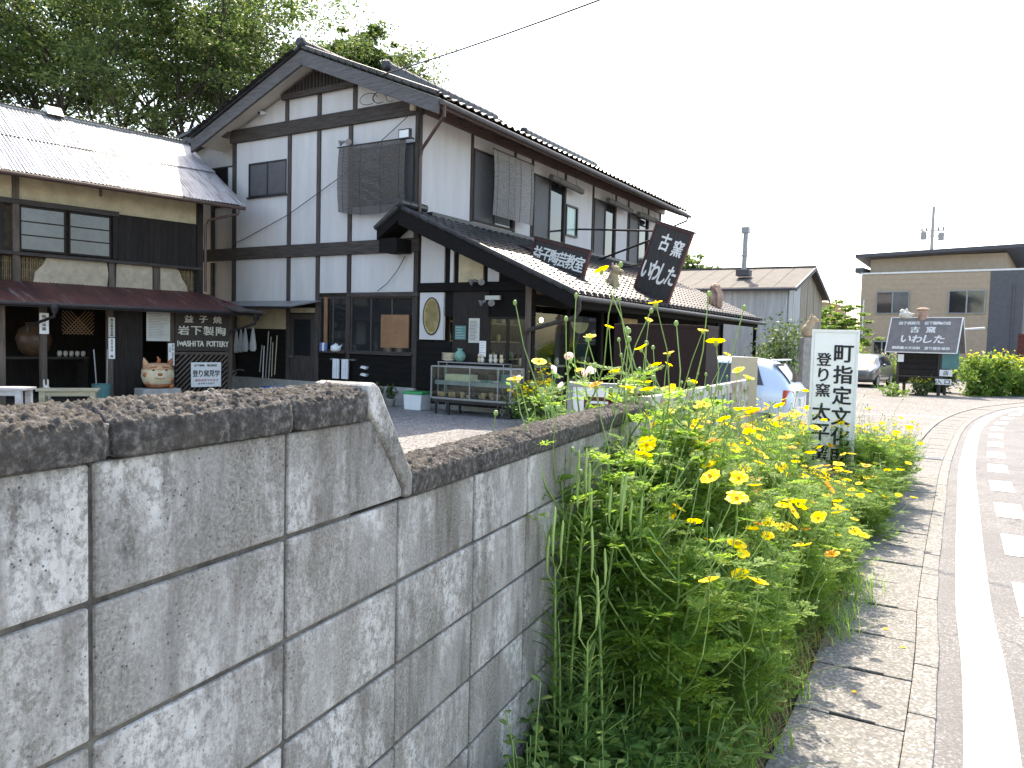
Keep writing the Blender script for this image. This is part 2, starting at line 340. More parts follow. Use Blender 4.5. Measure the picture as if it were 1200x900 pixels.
# ---------------------------------------------------------------- mesh helpers
class MB:
    def __init__(s): s.v, s.f, s.m = [], [], []
    def add(s, vs, fs, mi=0, M=None):
        k = len(s.v)
        if M is not None: vs = [tuple(M @ Vector(p)) for p in vs]
        s.v.extend(tuple(p) for p in vs); s.f.extend(tuple(i+k for i in f) for f in fs); s.m.extend([mi]*len(fs))
        return s
    def box(s, x0, x1, y0, y1, z0, z1, mi=0, M=None):
        return s.add([(x0, y0, z0), (x1, y0, z0), (x1, y1, z0), (x0, y1, z0), (x0, y0, z1), (x1, y0, z1), (x1, y1, z1), (x0, y1, z1)],
                     [(0, 3, 2, 1), (4, 5, 6, 7), (0, 1, 5, 4), (1, 2, 6, 5), (2, 3, 7, 6), (3, 0, 4, 7)], mi, M)
    def prism(s, poly, a0, a1, axis='y', mi=0, M=None):
        """polygon given in the two other axes, extruded along axis"""
        n = len(poly)
        def p3(p, a): return (p[0], a, p[1]) if axis == 'y' else ((a, p[0], p[1]) if axis == 'x' else (p[0], p[1], a))
        vs = [p3(p, a0) for p in poly]+[p3(p, a1) for p in poly]
        fs = [tuple(range(n))[::-1], tuple(range(n, 2*n))]+[(i, (i+1) % n, (i+1) % n+n, i+n) for i in range(n)]
        return s.add(vs, fs, mi, M)
    def bar(s, a, b, w, h, mi=0):
        """square bar between two points"""
        a, b = Vector(a), Vector(b); d = (b-a).normalized()
        x = d.cross(Vector((0, 0, 1))) if abs(d.z) < .95 else d.cross(Vector((1, 0, 0)))
        x.normalize(); y = x.cross(d)
        vs = []
        for p in (a, b):
            for i, j in ((-1, -1), (1, -1), (1, 1), (-1, 1)): vs.append(p+x*w/2*i+y*h/2*j)
        return s.add(vs, [(0, 3, 2, 1), (4, 5, 6, 7), (0, 1, 5, 4), (1, 2, 6, 5), (2, 3, 7, 6), (3, 0, 4, 7)], mi)
    def tube(s, pts, r, n=8, mi=0):
        pts = [Vector(p) for p in pts]; k = len(pts)
        rs = r if hasattr(r, '__len__') else [r]*k
        ref = Vector((.31, .2, .93)); vs = []
        for i, p in enumerate(pts):
            d = (pts[min(i+1, k-1)]-pts[max(i-1, 0)])
            d = d.normalized() if d.length > 1e-9 else Vector((0, 0, 1))
            x = d.cross(ref)
            if x.length < .05: x = d.cross(Vector((1, 0, 0)))
            x.normalize(); y = d.cross(x)
            for j in range(n):
                a = 2*math.pi*j/n; vs.append(p+(x*math.cos(a)+y*math.sin(a))*rs[i])
        fs = [(i*n+j, i*n+(j+1) % n, (i+1)*n+(j+1) % n, (i+1)*n+j) for i in range(k-1) for j in range(n)]
        fs += [tuple(range(n))[::-1], tuple((k-1)*n+j for j in range(n))]
        return s.add(vs, fs, mi)
    def lathe(s, prof, n=16, c=(0, 0, 0), mi=0, sx=1, sy=1):
        vs = []; k = len(prof)
        for r, z in prof:
            for j in range(n):
                a = 2*math.pi*j/n; vs.append((c[0]+r*math.cos(a)*sx, c[1]+r*math.sin(a)*sy, c[2]+z))
        fs = [(i*n+j, i*n+(j+1) % n, (i+1)*n+(j+1) % n, (i+1)*n+j) for i in range(k-1) for j in range(n)]
        if prof[0][0] > 1e-4: fs.append(tuple(range(n))[::-1])
        if prof[-1][0] > 1e-4: fs.append(tuple((k-1)*n+j for j in range(n)))
        return s.add(vs, fs, mi)
    def ell(s, c, r, n=12, m=8, mi=0, M=None):
        vs = [(c[0], c[1], c[2]-r[2])]
        for i in range(1, m):
            p = -math.pi/2+math.pi*i/m
            for j in range(n):
                a = 2*math.pi*j/n
                vs.append((c[0]+r[0]*math.cos(p)*math.cos(a), c[1]+r[1]*math.cos(p)*math.sin(a), c[2]+r[2]*math.sin(p)))
        vs.append((c[0], c[1], c[2]+r[2])); L = len(vs)-1
        fs = [(0, 1+(j+1) % n, 1+j) for j in range(n)]
        fs += [(1+i*n+j, 1+i*n+(j+1) % n, 1+(i+1)*n+(j+1) % n, 1+(i+1)*n+j) for i in range(m-2) for j in range(n)]
        fs += [(L, 1+(m-2)*n+j, 1+(m-2)*n+(j+1) % n) for j in range(n)]
        return s.add(vs, fs, mi, M)
    def mesh(s, name, mats):
        me = bpy.data.meshes.new(name); me.from_pydata(s.v, [], s.f)
        for m in (mats if isinstance(mats, (list, tuple)) else [mats]): me.materials.append(MAT[m])
        if any(s.m): me.polygons.foreach_set('material_index', s.m)
        me.update()
        return me
    def build(s, name, mats, parent=None, smooth=False, bevel=0, loc=None, rot=None):
        return link(name, s.mesh(name, mats), parent, smooth, bevel, loc, rot)
def link(name, me, parent=None, smooth=False, bevel=0, loc=None, rot=None):
    if smooth: me.polygons.foreach_set('use_smooth', [True]*len(me.polygons))
    o = bpy.data.objects.new(name, me); COL.objects.link(o)
    if parent: o.parent = parent
    if loc is not None: o.location = loc
    if rot is not None: o.rotation_euler = rot
    if bevel:
        b = o.modifiers.new('bevel', 'BEVEL'); b.width = bevel; b.segments = 2; b.limit_method = 'ANGLE'
    return o
def np_mesh(name, V, F, mats, mi=None):
    """fast mesh from arrays; F has a constant number of corners"""
    V = np.asarray(V, np.float32); F = np.asarray(F, np.int32); k = F.shape[1]
    me = bpy.data.meshes.new(name)
    me.vertices.add(len(V)); me.vertices.foreach_set('co', V.ravel())
    me.loops.add(F.size); me.loops.foreach_set('vertex_index', F.ravel())
    me.polygons.add(len(F)); me.polygons.foreach_set('loop_start', np.arange(0, F.size, k, dtype=np.int32))
    me.polygons.foreach_set('loop_total', np.full(len(F), k, np.int32))
    for m in (mats if isinstance(mats, (list, tuple)) else [mats]): me.materials.append(MAT[m])
    if mi is not None: me.polygons.foreach_set('material_index', np.asarray(mi, np.int32))
    me.update(calc_edges=True); me.validate()
    return me
def box(name, x0, x1, y0, y1, z0, z1, mat, parent=None, bevel=0):
    return MB().box(x0, x1, y0, y1, z0, z1).build(name, mat, parent, bevel=bevel)
def tag(o, label, cat, group=None):
    o['label'] = label; o['category'] = cat
    if group: o['group'] = group
    return o
def thing(name, label, cat, loc=(0, 0, 0), rz=0, group=None, rx=0, ry=0):
    o = bpy.data.objects.new(name, None); COL.objects.link(o); o.empty_display_size = .1
    o.location = loc; o.rotation_euler = (rx, ry, rz)
    return tag(o, label, cat, group)
def struct(o, kind='structure'):
    o['kind'] = kind; return o
def dup(root, loc=None, rz=None, label=None, group=None):
    r = root.copy(); COL.objects.link(r)
    if loc is not None: r.location = loc
    if rz is not None: r.rotation_euler.z = rz
    if label: r['label'] = label
    if group: r['group'] = group
    for ch in list(root.children):
        c = ch.copy(); COL.objects.link(c); c.parent = r
        for g in list(ch.children):
            d = g.copy(); COL.objects.link(d); d.parent = c
    return r
def hyp(n): return n/np.linalg.norm(n, axis=-1, keepdims=True)
def vnoise(P, seed=0):
    """smooth lattice noise, 0..1, for an (N,3) array"""
    P = np.asarray(P, float); I = np.floor(P).astype(np.int64); f = P-I; f = f*f*(3-2*f)
    def h(i, j, k):
        n = (i*73856093) ^ (j*19349663) ^ (k*83492791) ^ (seed*2654435)
        n = (n*1103515245+12345) & 0x7fffffff; n = ((n >> 13) ^ n)*60493 & 0x7fffffff
        return (n % 10007)/10007.0
    r = 0
    for a in (0, 1):
        for b in (0, 1):
            for c in (0, 1):
                wgt = (f[:, 0] if a else 1-f[:, 0])*(f[:, 1] if b else 1-f[:, 1])*(f[:, 2] if c else 1-f[:, 2])
                r = r+wgt*h(I[:, 0]+a, I[:, 1]+b, I[:, 2]+c)
    return r

# lettering: each character fitted into its own box
_GL = {}
def glyph(ch, bold=.0):
    key = (ch, bold)
    if key not in _GL:
        c = bpy.data.curves.new('g', 'FONT'); c.body = ch; c.size = 1; c.offset = bold; c.resolution_u = 3
        c.extrude = .02; c.fill_mode = 'BOTH'
        o = bpy.data.objects.new('g', c); COL.objects.link(o)
        dg = bpy.context.evaluated_depsgraph_get()
        me = bpy.data.meshes.new_from_object(o.evaluated_get(dg))
        V = np.array([v.co[:] for v in me.vertices]); F = [tuple(p.vertices) for p in me.polygons]
        bpy.data.objects.remove(o); bpy.data.curves.remove(c); bpy.data.meshes.remove(me)
        if len(V):
            lo, hi = V.min(0), V.max(0)
            V = (V-(lo+hi)/2); ext = max(hi[0]-lo[0], hi[1]-lo[1]); V[:, :2] /= ext; V[:, 2] /= .04
        _GL[key] = (V, F)
    return _GL[key]
def letters(items, mat, parent, bold=.02, depth=.008, name='lettering', loc=None, rot=None):
    """items: (char, x, z, width, height) on a face that looks along -y; slant makes a brush-like lean"""
    mb = MB()
    for it in items:
        ch, x, z, wd, ht = it[:5]; sl = it[5] if len(it) > 5 else 0.0
        V, F = glyph(ch, 0.0)
        if not len(V): continue
        # brush weight: the strokes are laid down several times, a hair apart
        for k, (dx, dz) in enumerate(((-1, -.5), (1, .5), (-.4, .6), (.4, -.6))):
            ox, oz, oy = dx*bold*wd*.9, dz*bold*ht*.9, -.0005*k
            mb.add([(x+p[0]*wd+p[1]*ht*sl+ox, -depth*(p[2]+.5)+oy, z+p[1]*ht+oz) for p in V], F)
    return mb.build(name, mat, parent, loc=loc, rot=rot)
def row(text, x0, x1, z, h, slant=0, wf=1.0):
    n = len(text); st = (x1-x0)/n
    return [(ch, x0+st*(i+.5), z, min(st*.96, h*wf*1.2) if wf else st*.96, h, slant) for i, ch in enumerate(text) if ch != ' ']
def column(text, x, z1, z0, w_):
    n = len(text); st = (z1-z0)/n
    return [(ch, x, z1-st*(i+.5), w_, st*.86) for i, ch in enumerate(text) if ch != ' ']

# ================================================================ ground, road, drain
g = MB().add([(-600, -600, 0), (600, -600, 0), (600, 900, 0), (-600, 900, 0)], [(0, 1, 2, 3)]).build('ground', 'gravel'); struct(g)

EDGE = [(-16, -27), (-6.8, -11.8), (-1.93, -3.4), (1.72, 2.85), (2.84, 4.89), (4.35, 7.55), (6.43, 11.15), (9.66, 16.36), (12.31, 19.97), (14.69, 22.5), (19.0, 25.9), (26, 29.5), (38, 33.5), (60, 38.5), (110, 46), (200, 55)]
def smooth_curve(P, step=.15):
    P = [np.array(p, float) for p in P]; out = []
    P = [2*P[0]-P[1]]+P+[2*P[-1]-P[-2]]
    for i in range(1, len(P)-2):
        a, b, c, d = P[i-1:i+3]; n = max(2, int(np.linalg.norm(c-b)/step))
        t_ = np.linspace(0, 1, n, endpoint=False)[:, None]
        out.append(.5*(2*b+(c-a)*t_+(2*a-5*b+4*c-d)*t_**2+(3*b-a-3*c+d)*t_**3))
    return np.vstack(out+[P[-2][None]])
CUR = smooth_curve(EDGE)
TAN = np.gradient(CUR, axis=0); TAN /= np.linalg.norm(TAN, axis=1, keepdims=True)
NRM = np.stack([TAN[:, 1], -TAN[:, 0]], 1)          # towards the road
ARC = np.concatenate([[0], np.cumsum(np.linalg.norm(np.diff(CUR, axis=0), axis=1))])
S0 = float(np.interp(2.85, CUR[:, 1], ARC))           # arc length at the bottom edge of the view
def on_curve(s, off):
    return np.array([np.interp(s, ARC, CUR[:, 0]+NRM[:, 0]*off), np.interp(s, ARC, CUR[:, 1]+NRM[:, 1]*off)])
def strip(s0, s1, o0, o1, z, step=.3):
    n = max(2, int((s1-s0)/step)+1); ss = np.linspace(s0, s1, n); vs = []
    for s in ss:
        a, b = on_curve(s, o0), on_curve(s, o1); vs += [(a[0], a[1], z), (b[0], b[1], z)]
    return MB().add(vs, [(2*i, 2*i+1, 2*i+3, 2*i+2) for i in range(n-1)])
SE = ARC[-1]
road = strip(0, SE, -.11, 7.2, .006).build('road', 'asphalt'); struct(road)
strip(0, SE, 0, .19, .010).build('edge_line', 'road_paint', road)
s = S0-6
while s < S0+40:
    strip(s, s+.80, .33, .56, .0105, .2).build('lane_dash', 'road_paint', road); s += 1.62
strip(0, SE, 6.9, 7.05, .010).build('edge_line', 'road_paint', road)
def solid_strip(s0, s1, o0, o1, z0, z1, step=.14, wob=0.0):
    n = max(2, int((s1-s0)/step)+1); ss = np.linspace(s0, s1, n); vs = []; fs = []
    for s in ss:
        j = random.uniform(-wob, wob)
        a, b = on_curve(s, o0), on_curve(s, o1+j)
        vs += [(a[0], a[1], z0), (b[0], b[1], z0), (b[0], b[1], z1-abs(j)*.6), (a[0], a[1], z1)]
    for i in range(n-1):
        for k in range(4): fs.append((4*i+k, 4*i+(k+1) % 4, 4*i+4+(k+1) % 4, 4*i+4+k))
    fs += [(3, 2, 1, 0), tuple(4*(n-1)+k for k in range(4))]
    return MB().add(vs, fs)
walk = strip(S0-7, S0+45, -.73, -.12, .003).build('sidewalk', 'painted_shade'); struct(walk)  # dark sheet under the lids; the drain's shade is put into its colour
s = S0-6.85; i = 0
while s < S0+42:
    L = .555
    if s < S0+24:
        solid_strip(s+.004, s+.6-.004, -.205, -.10, .0, .019+random.uniform(-.002, .002), .2, .004).build('kerb_stone', 'kerb', walk, bevel=.006)
    s += .6; i += 1
solid_strip(S0+24, S0+45, -.205, -.10, 0, .019, .5).build('kerb_stone', 'kerb', walk)
s = S0+.16-.555*12; i = 0
while s < S0+40:
    zt = .016+random.uniform(-.004, .004); a0, a1 = s+.005, s+.555-.005
    if s < S0+22:
        # outline of a lid with a lifting slot cut in its near end
        o_in, o_out = -.635+random.uniform(-.006, .006), -.2075
        mid = (o_in+o_out)/2+random.uniform(-.03, .03); hw = random.uniform(.075, .105); dp = random.uniform(.020, .034)
        pts = [(a0, o_in), (a0, mid-hw), (a0+dp, mid-hw), (a0+dp*.7, mid+hw), (a0, mid+hw), (a0, o_out), (a1, o_out), (a1, o_in)]
        poly = [tuple(on_curve(p, o)) for p, o in pts]
        if 17 < i < 19 and False: pass
        MB().prism(poly[::-1], .0035, zt, 'z').build('drain_lid', 'lid', walk, bevel=.004)
    s += .555; i += 1
solid_strip(s-18, s, -.635, -.213, .0035, .016, .5).build('drain_lid', 'lid', walk)
solid_strip(S0+5.2, S0+40, -.74, -.645, 0, .03, .4).build('kerb_stone', 'kerb', walk)
# grating in the row of lids
gs = S0+9.3
mbg = MB()
for k in range(9):
    p, q = on_curve(gs+k*.03, -.625), on_curve(gs+k*.03, -.22)
    mbg.bar((p[0], p[1], .020), (q[0], q[1], .020), .012, .012)
for o_ in (-.62, -.42, -.225):
    p, q = on_curve(gs-.01, o_), on_curve(gs+.26, o_); mbg.bar((p[0], p[1], .018), (q[0], q[1], .018), .014, .014)
mbg.build('drain_grating', 'grey_metal', walk)
# planted soil strip between wall and drain
n_ = 60; vs = []
for k in range(n_):
    s = S0-6+k*(15.5/(n_-1)); a = on_curve(s, -.645); q = on_curve(s, -2.3)
    vs += [(q[0], q[1], .0035), (a[0], a[1], .0035)]
bed = MB().add(vs, [(2*i, 2*i+1, 2*i+3, 2*i+2) for i in range(n_-1)]).build('planting_bed', 'soil'); struct(bed)
# faint painted line and a cast cover out in the yard
struct(MB().add([(8.2, 18.9, .004), (11.2, 18.4, .004), (11.2, 18.5, .004), (8.2, 19.0, .004)], [(0, 1, 2, 3)]).build('parking_line', 'road_paint'))

# ================================================================ block wall
WX = R(67.3)
wall = thing('block_wall', 'weathered grey concrete block wall with rough dark coping, stepping down towards the flowers', 'wall', (-.26, 1.84, 0), WX)
wall['kind'] = 'thing'
def block_mesh(x0, x1, z0, z1, poly=None):
    mb = MB()
    if poly: mb.prism(poly, 0, .12, 'y')
    else: mb.box(x0, x1, 0, .12, z0, z1)
    return mb
JA = [0, -.409, -.825, -1.24, -1.65, -2.06, -2.47, -2.88, -3.29]; JB = [0, .42, .83, 1.215, 1.62, 2.03, 2.44, 2.60]
ZB = [1.168, .968, .768, .568, .368, .168, -.03]
gp = .0045
for r_ in range(len(ZB)-1):
    for J, sg in ((JA, -1), (JB, 1)):
        for a, b in zip(J[:-1], J[1:]):
            x0, x1 = min(a, b)+gp, max(a, b)-gp
            mb = block_mesh(x0, x1, ZB[r_+1]+gp, ZB[r_]-gp)
            cx = (x0+x1)/2; mb.v = [(p[0]-cx, p[1]+random.uniform(-.0012, .0012), p[2]) for p in mb.v]
            mb.build('block', 'block', wall, bevel=.005, loc=(cx, random.uniform(-.002, .002), 0))
for a, b in zip(JA[:-1], JA[1:]):
    x0, x1 = b+gp, a-gp
    if a == 0: mb = block_mesh(0, 0, 0, 0, [(x0, 1.168+gp), (.012, 1.168+gp), (.012, 1.192), (-.115, 1.366), (x0, 1.366)])
    else: mb = block_mesh(x0, x1, 1.168+gp, 1.366)
    mb.build('block', 'block', wall, bevel=.005)
MB().box(-3.29, 2.598, .007, .113, 0, 1.166).box(-3.29, -.19, .007, .113, 1.166, 1.36).build('mortar', 'mortar', wall)

def cap_mesh(x0, x1, z0, seed, res=.0042, M=84):
    """rough coping stone: a swept outline pushed in and out by noise"""
    prof = [(-.013, 0), (-.015, .028), (-.011, .052), (.012, .064), (.055, .073), (.09, .072), (.128, .062), (.138, .048), (.136, 0), (.06, -.002)]
    P = np.array(prof+[prof[0]]); d = np.concatenate([[0], np.cumsum(np.linalg.norm(np.diff(P, axis=0), axis=1))])
    tt = np.linspace(0, d[-1], M, endpoint=False)
    Y = np.interp(tt, d, P[:, 0]); Z = np.interp(tt, d, P[:, 1]); N = max(8, int((x1-x0)/res))
    X = np.linspace(x0, x1, N)
    A = np.zeros((N, M, 3)); A[..., 0] = X[:, None]; A[..., 1] = Y[None]; A[..., 2] = Z[None]+z0
    cy, cz = .06, z0+.03
    nrm = np.stack([np.zeros_like(A[..., 0]), (A[..., 1]-cy)*.5, A[..., 2]-cz], -1); nrm = hyp(nrm+1e-6)
    Q = A.reshape(-1, 3)+seed*3.7
    n1 = vnoise(Q*95, seed); n2 = vnoise(Q*210, seed+1); n3 = vnoise(Q*45, seed+2); n4 = vnoise(Q*9, seed+3)
    topw = np.clip((A[..., 2].ravel()-z0-.045)/.012, 0, 1)
    amp = .0016+.0070*topw
    h = amp*(np.abs(n1-.5)*-2.2+.5+(n2-.5)*1.0+np.maximum(0, n3-.55)*1.6)+.003*(n4-.5)
    ends = np.minimum(A[..., 0].ravel()-x0, x1-A[..., 0].ravel())
    h -= .008*np.exp(-(ends/.008)**2)
    A = A+nrm*h.reshape(N, M, 1)
    V = A.reshape(-1, 3)
    i, j = np.meshgrid(np.arange(N-1), np.arange(M), indexing='ij'); jn = (j+1) % M
    F = np.stack([i*M+j, i*M+jn, (i+1)*M+jn, (i+1)*M+j], -1).reshape(-1, 4)
    V = np.vstack([V, [[x0+.002, .06, z0+.03], [x1-.002, .06, z0+.03]]]); c0 = len(V)-2
    e0 = np.stack([np.full(M, c0), (np.arange(M)+1) % M, np.arange(M), np.arange(M)], 1)
    b_ = (N-1)*M; e1 = np.stack([np.full(M, c0+1), b_+np.arange(M), b_+(np.arange(M)+1) % M, b_+(np.arange(M)+1) % M], 1)
    V2 = V
    me = np_mesh('coping', V2, np.vstack([np.vstack([F[:, [0, 1, 2]], F[:, [0, 2, 3]]]), e0[:, :3], e1[:, :3]]), 'cap')
    return me
caps = [-3.2, -2.8, -2.4, -2.0, -1.6, -1.2, -.80, -.40, -.15]
for k in range(len(caps)-1):
    link('coping_stone', cap_mesh(caps[k]+.003, caps[k+1]-.003, 1.370, k+1, *((.0026, 130) if k > 4 else (.006, 60))), wall, smooth=True)
caps = [.03, .425, .835, 1.225, 1.63, 2.04, 2.45, 2.62]
for k in range(len(caps)-1):
    link('coping_stone', cap_mesh(caps[k]+.003, caps[k+1]-.003, 1.172, k+20, *((.0034, 110) if k < 3 else (.006, 70))), wall, smooth=True)
# sloped mortar end where the wall steps down
MB().prism([(-.158, 1.446), (-.128, 1.452), (-.108, 1.440), (.046, 1.222), (.050, 1.19), (.040, 1.171), (.0125, 1.171), (.012, 1.196), (-.145, 1.39)], -.011, .136, 'y').build('sloped_end', 'block', wall, bevel=.007)

# ================================================================ two-storey shop house
HK = (-2.24, 17.81, 0); HR = R(-31.1)
house = thing('shop_house', 'two-storey white plastered timber house with tiled roof and pottery shop below', 'house', HK, HR)
def H(name, x0, x1, y0, y1, z0, z1, mat, parent=None, bevel=0): return box(name, x0, x1, y0, y1, z0, z1, mat, parent or house, bevel)
# solid cores behind the plaster; their dark colour stands in for unlit rooms
H('core', -6.04, -.045, .10, 15.1, .42, 6.62, 'painted_shade'); H('core', -.6, -.045, .10, 15.1, 6.621, 6.84, 'painted_shade')
MB().prism([(-6.04, 6.62), (-.04, 6.62), (-3.05, 7.86)], .10, 15.1).build('core', 'painted_shade', house)
H('plinth', -6.12, .05, -.03, 15.2, 0, .42, 'concrete')
# ---- gable front: plaster panels between timbers
def panelF(x0, x1, z0, z1, mat='white_plaster', holes=(), y0=.03, y1=.10, parent=None):
    """plaster panel on the gable front, split round rectangular openings"""
    segs = [(x0, x1, z0, z1)]
    for hx0, hx1, hz0, hz1 in holes:
        new = []
        for a, b, c, d in segs:
            if hx0 >= b or hx1 <= a or hz0 >= d or hz1 <= c: new.append((a, b, c, d)); continue
            if hz0 > c: new.append((a, b, c, hz0))
            if hz1 < d: new.append((a, b, hz1, d))
            if hx0 > a: new.append((a, hx0, max(c, hz0), min(d, hz1)))
            if hx1 < b: new.append((hx1, b, max(c, hz0), min(d, hz1)))
        segs = new
    mb = MB()
    for a, b, c, d in segs: mb.box(a, b, y0, y1, c, d)
    return mb.build('plaster_panel', mat, parent or house)
U = [-6.1, -4.06, -3.05, -2.02, 0.0]; pw = .065
W1 = (-5.56, -4.17, 5.10, 5.97); W2 = (-1.96, -.10, 4.62, 5.95)
panelF(U[0]+pw, U[1]-pw, 3.81, 6.54, holes=[W1]); panelF(U[1]+pw, U[2]-pw, 3.81, 6.54); panelF(U[2]+pw, U[3]-pw, 3.81, 6.54)
panelF(U[3]+pw, U[4]-pw, 3.81, 6.54, holes=[W2])
for i, zb in enumerate((2.42, 2.42, 2.60, 2.60)): panelF(U[i]+pw, U[i+1]-pw, zb, 3.50)
# gable triangle, cut by the roof slope
def roof_z(u): return 8.02-.405*abs(u+3.05)
GP = [-6.1, -4.16, -3.05, -1.9, 0]
for a, b in zip(GP[:-1], GP[1:]):
    a2, b2 = a+(pw if a > -6 else 0), b-(pw if b < -.1 else 0)
    pts = [(a2, 6.88), (b2, 6.88), (b2, roof_z(b2))]+([(-3.05, roof_z(-3.05))] if a2 < -3.05 < b2 else [])+[(a2, roof_z(a2))]
    MB().prism(pts, .03, .10).build('plaster_panel', 'white_plaster', house)
for u_ in U: MB().box(u_-.06 if u_ > U[0] else u_-.08, u_+.06, -.0, .10, .42, 3.50).build('post', 'dark_wood', house, bevel=.006)
for u_ in U: MB().box(u_-.06 if u_ > U[0] else u_-.08, u_+.06, -.0, .10, 3.81, 6.54).build('post', 'dark_wood', house, bevel=.006)
for u_ in GP[1:-1]: MB().box(u_-.06, u_+.06, .0, .10, 6.88, roof_z(u_)-.02).build('post', 'dark_wood', house, bevel=.006)
H('beam', -6.22, .10, -.05, .11, 6.54, 6.88, 'dark_beam', bevel=.01)
H('beam', -7.5, .10, -.045, .11, 3.50, 3.81, 'dark_beam', bevel=.01)
H('beam', -2.05, .08, -.02, .11, 2.50, 2.60, 'dark_beam', bevel=.006)
# louvred attic vent
vent = MB().prism([(-4.26, 7.40), (-1.84, 7.40), (-1.84, 7.54), (-3.05, 8.00), (-4.26, 7.54)], -.10, .0).build('attic_vent', 'dark_beam', house)
for k in range(20):
    x = -4.1+k*.112; zt = 7.52+.38*(1-abs(x+3.05)/1.21)
    if zt > 7.56: MB().box(x-.025, x+.025, -.125, -.10, 7.53, zt).build('louvre', 'plank_wood', vent)
# windows of the gable front
def window(x0, x1, z0, z1, y, mats=('glass', 'glass'), fr='black_metal', parent=None, M=None, d=.05):
    f = MB(); t_ = .035
    f.box(x0, x1, y-d, y, z0, z0+t_).box(x0, x1, y-d, y, z1-t_, z1).box(x0, x0+t_, y-d, y, z0+t_, z1-t_).box(x1-t_, x1, y-d, y, z0+t_, z1-t_)
    n = len(mats); st = (x1-x0)/n
    for i in range(1, n): f.box(x0+st*i-.022, x0+st*i+.022, y-d+.006, y, z0+t_, z1-t_)
    wf = f.build('window', fr, parent or house, bevel=.004)
    for i, m in enumerate(mats):
        MB().box(x0+st*i+.023, x0+st*(i+1)-.023, y-.018-(i % 2)*.012, y-.010-(i % 2)*.012, z0+t_+.001, z1-t_-.001).build('pane', m, wf)
    if M is not None: wf.matrix_local = M
    return wf
window(*W1, .06, ('shutter_grey', 'shutter_grey'))
window(*W2, .06, ('glass', 'shutter_grey'))
H('window_sill', W1[0]-.03, W1[1]+.03, -.03, .03, W1[2]-.04, W1[2], 'black_metal')
# ---- ground floor of the gable front
H('plaster_panel', U[0]+pw, U[1]-pw, .05, .10, 1.70, 2.30, 'cream_plaster')
for k in range(8):
    z0 = .45+k*.155; H('siding_board', U[0]+pw, U[1]-pw, .045+.004*(k % 2), .10, z0, z0+.15, 'black_wood')
door = H('door', U[1]+pw, U[2]-pw, .02, .08, .05, 2.08, 'dark_wood')
H('door_glass', U[1]+.22, U[2]-.22, .012, .02, 1.05, 1.95, 'glass', door)
MB().tube([(U[1]+.14, -.02, 1.02), (U[1]+.14, -.05, 1.02), (U[1]+.24, -.05, 1.02)], .012).build('handle', 'grey_metal', door)
H('lintel_board', U[1]+pw, U[2]-pw, .03, .10, 2.12, 2.24, 'bench_wood')
H('transom', U[1]+pw, U[2]-pw, .05, .10, 2.24, 2.42, 'black_wood')
for (a, b) in ((U[2]+pw, U[3]-pw), (U[3]+pw, U[4]-pw)):
    for k in range(5):
        z0 = .44+k*.14; H('siding_board', a, b, .02+.005*(k % 2), .10, z0, z0+.136, 'black_wood')
    H('window_sill', a-.02, b+.02, -.06, .10, 1.145, 1.185, 'dark_beam', bevel=.004)
window(U[2]+pw, U[3]-pw, 1.19, 2.50, .08, ('glass', 'glass'), 'dark_wood')
window(U[3]+pw, U[4]-pw, 1.19, 2.50, .08, ('glass', 'glass', 'glass'), 'dark_wood')
H('mirror_post', -2.80, -2.70, -.005, .03, 1.19, 2.50, 'orange_wood')
# small tin awning over the yard door
MB().prism([(-.9, 2.22), (-.9, 2.25), (.03, 2.42), (.03, 2.39)], -6.6, -2.95, 'x').build('tin_awning', 'grey_metal', house)
MB().tube([(-6.6, -.9, 2.22), (-2.95, -.9, 2.20)], .03).build('gutter', 'black_metal', house)
# ---- narrow wing beside the workshop
wing_wall = MB().box(-9.2, -6.2, .42, 3.2, 0, 6.3)
wing_wall.build('wing_wall', 'white_plaster', house)
MB().prism([(-9.2, 6.3), (-6.2, 6.3), (-6.2, 6.66), (-7.10, 6.88), (-9.2, 6.37)], .42, 3.2).build('wing_wall', 'white_plaster', house)
H('post', -7.50, -7.40, .36, .42, 2.2, 3.5, 'dark_wood'); H('post', -7.50, -7.40, .36, .42, 3.81, 6.1, 'dark_wood')
window(-7.36, -6.32, 5.0, 6.1, .42, ('glass', 'curtain'))
MB().prism([(-9.5, 6.30), (-7.10, 6.88), (-6.2, 6.66), (-6.2, 6.86), (-7.10, 7.10), (-9.5, 6.52)], -.12, .0).build('barge_board', 'barge_wood', house)
MB().prism([(-9.55, 6.54), (-7.10, 7.12), (-6.2, 6.88), (-6.2, 6.96), (-7.10, 7.21), (-9.55, 6.62)], -.16, 3.3).build('wing_roof', 'tile_mass', house)
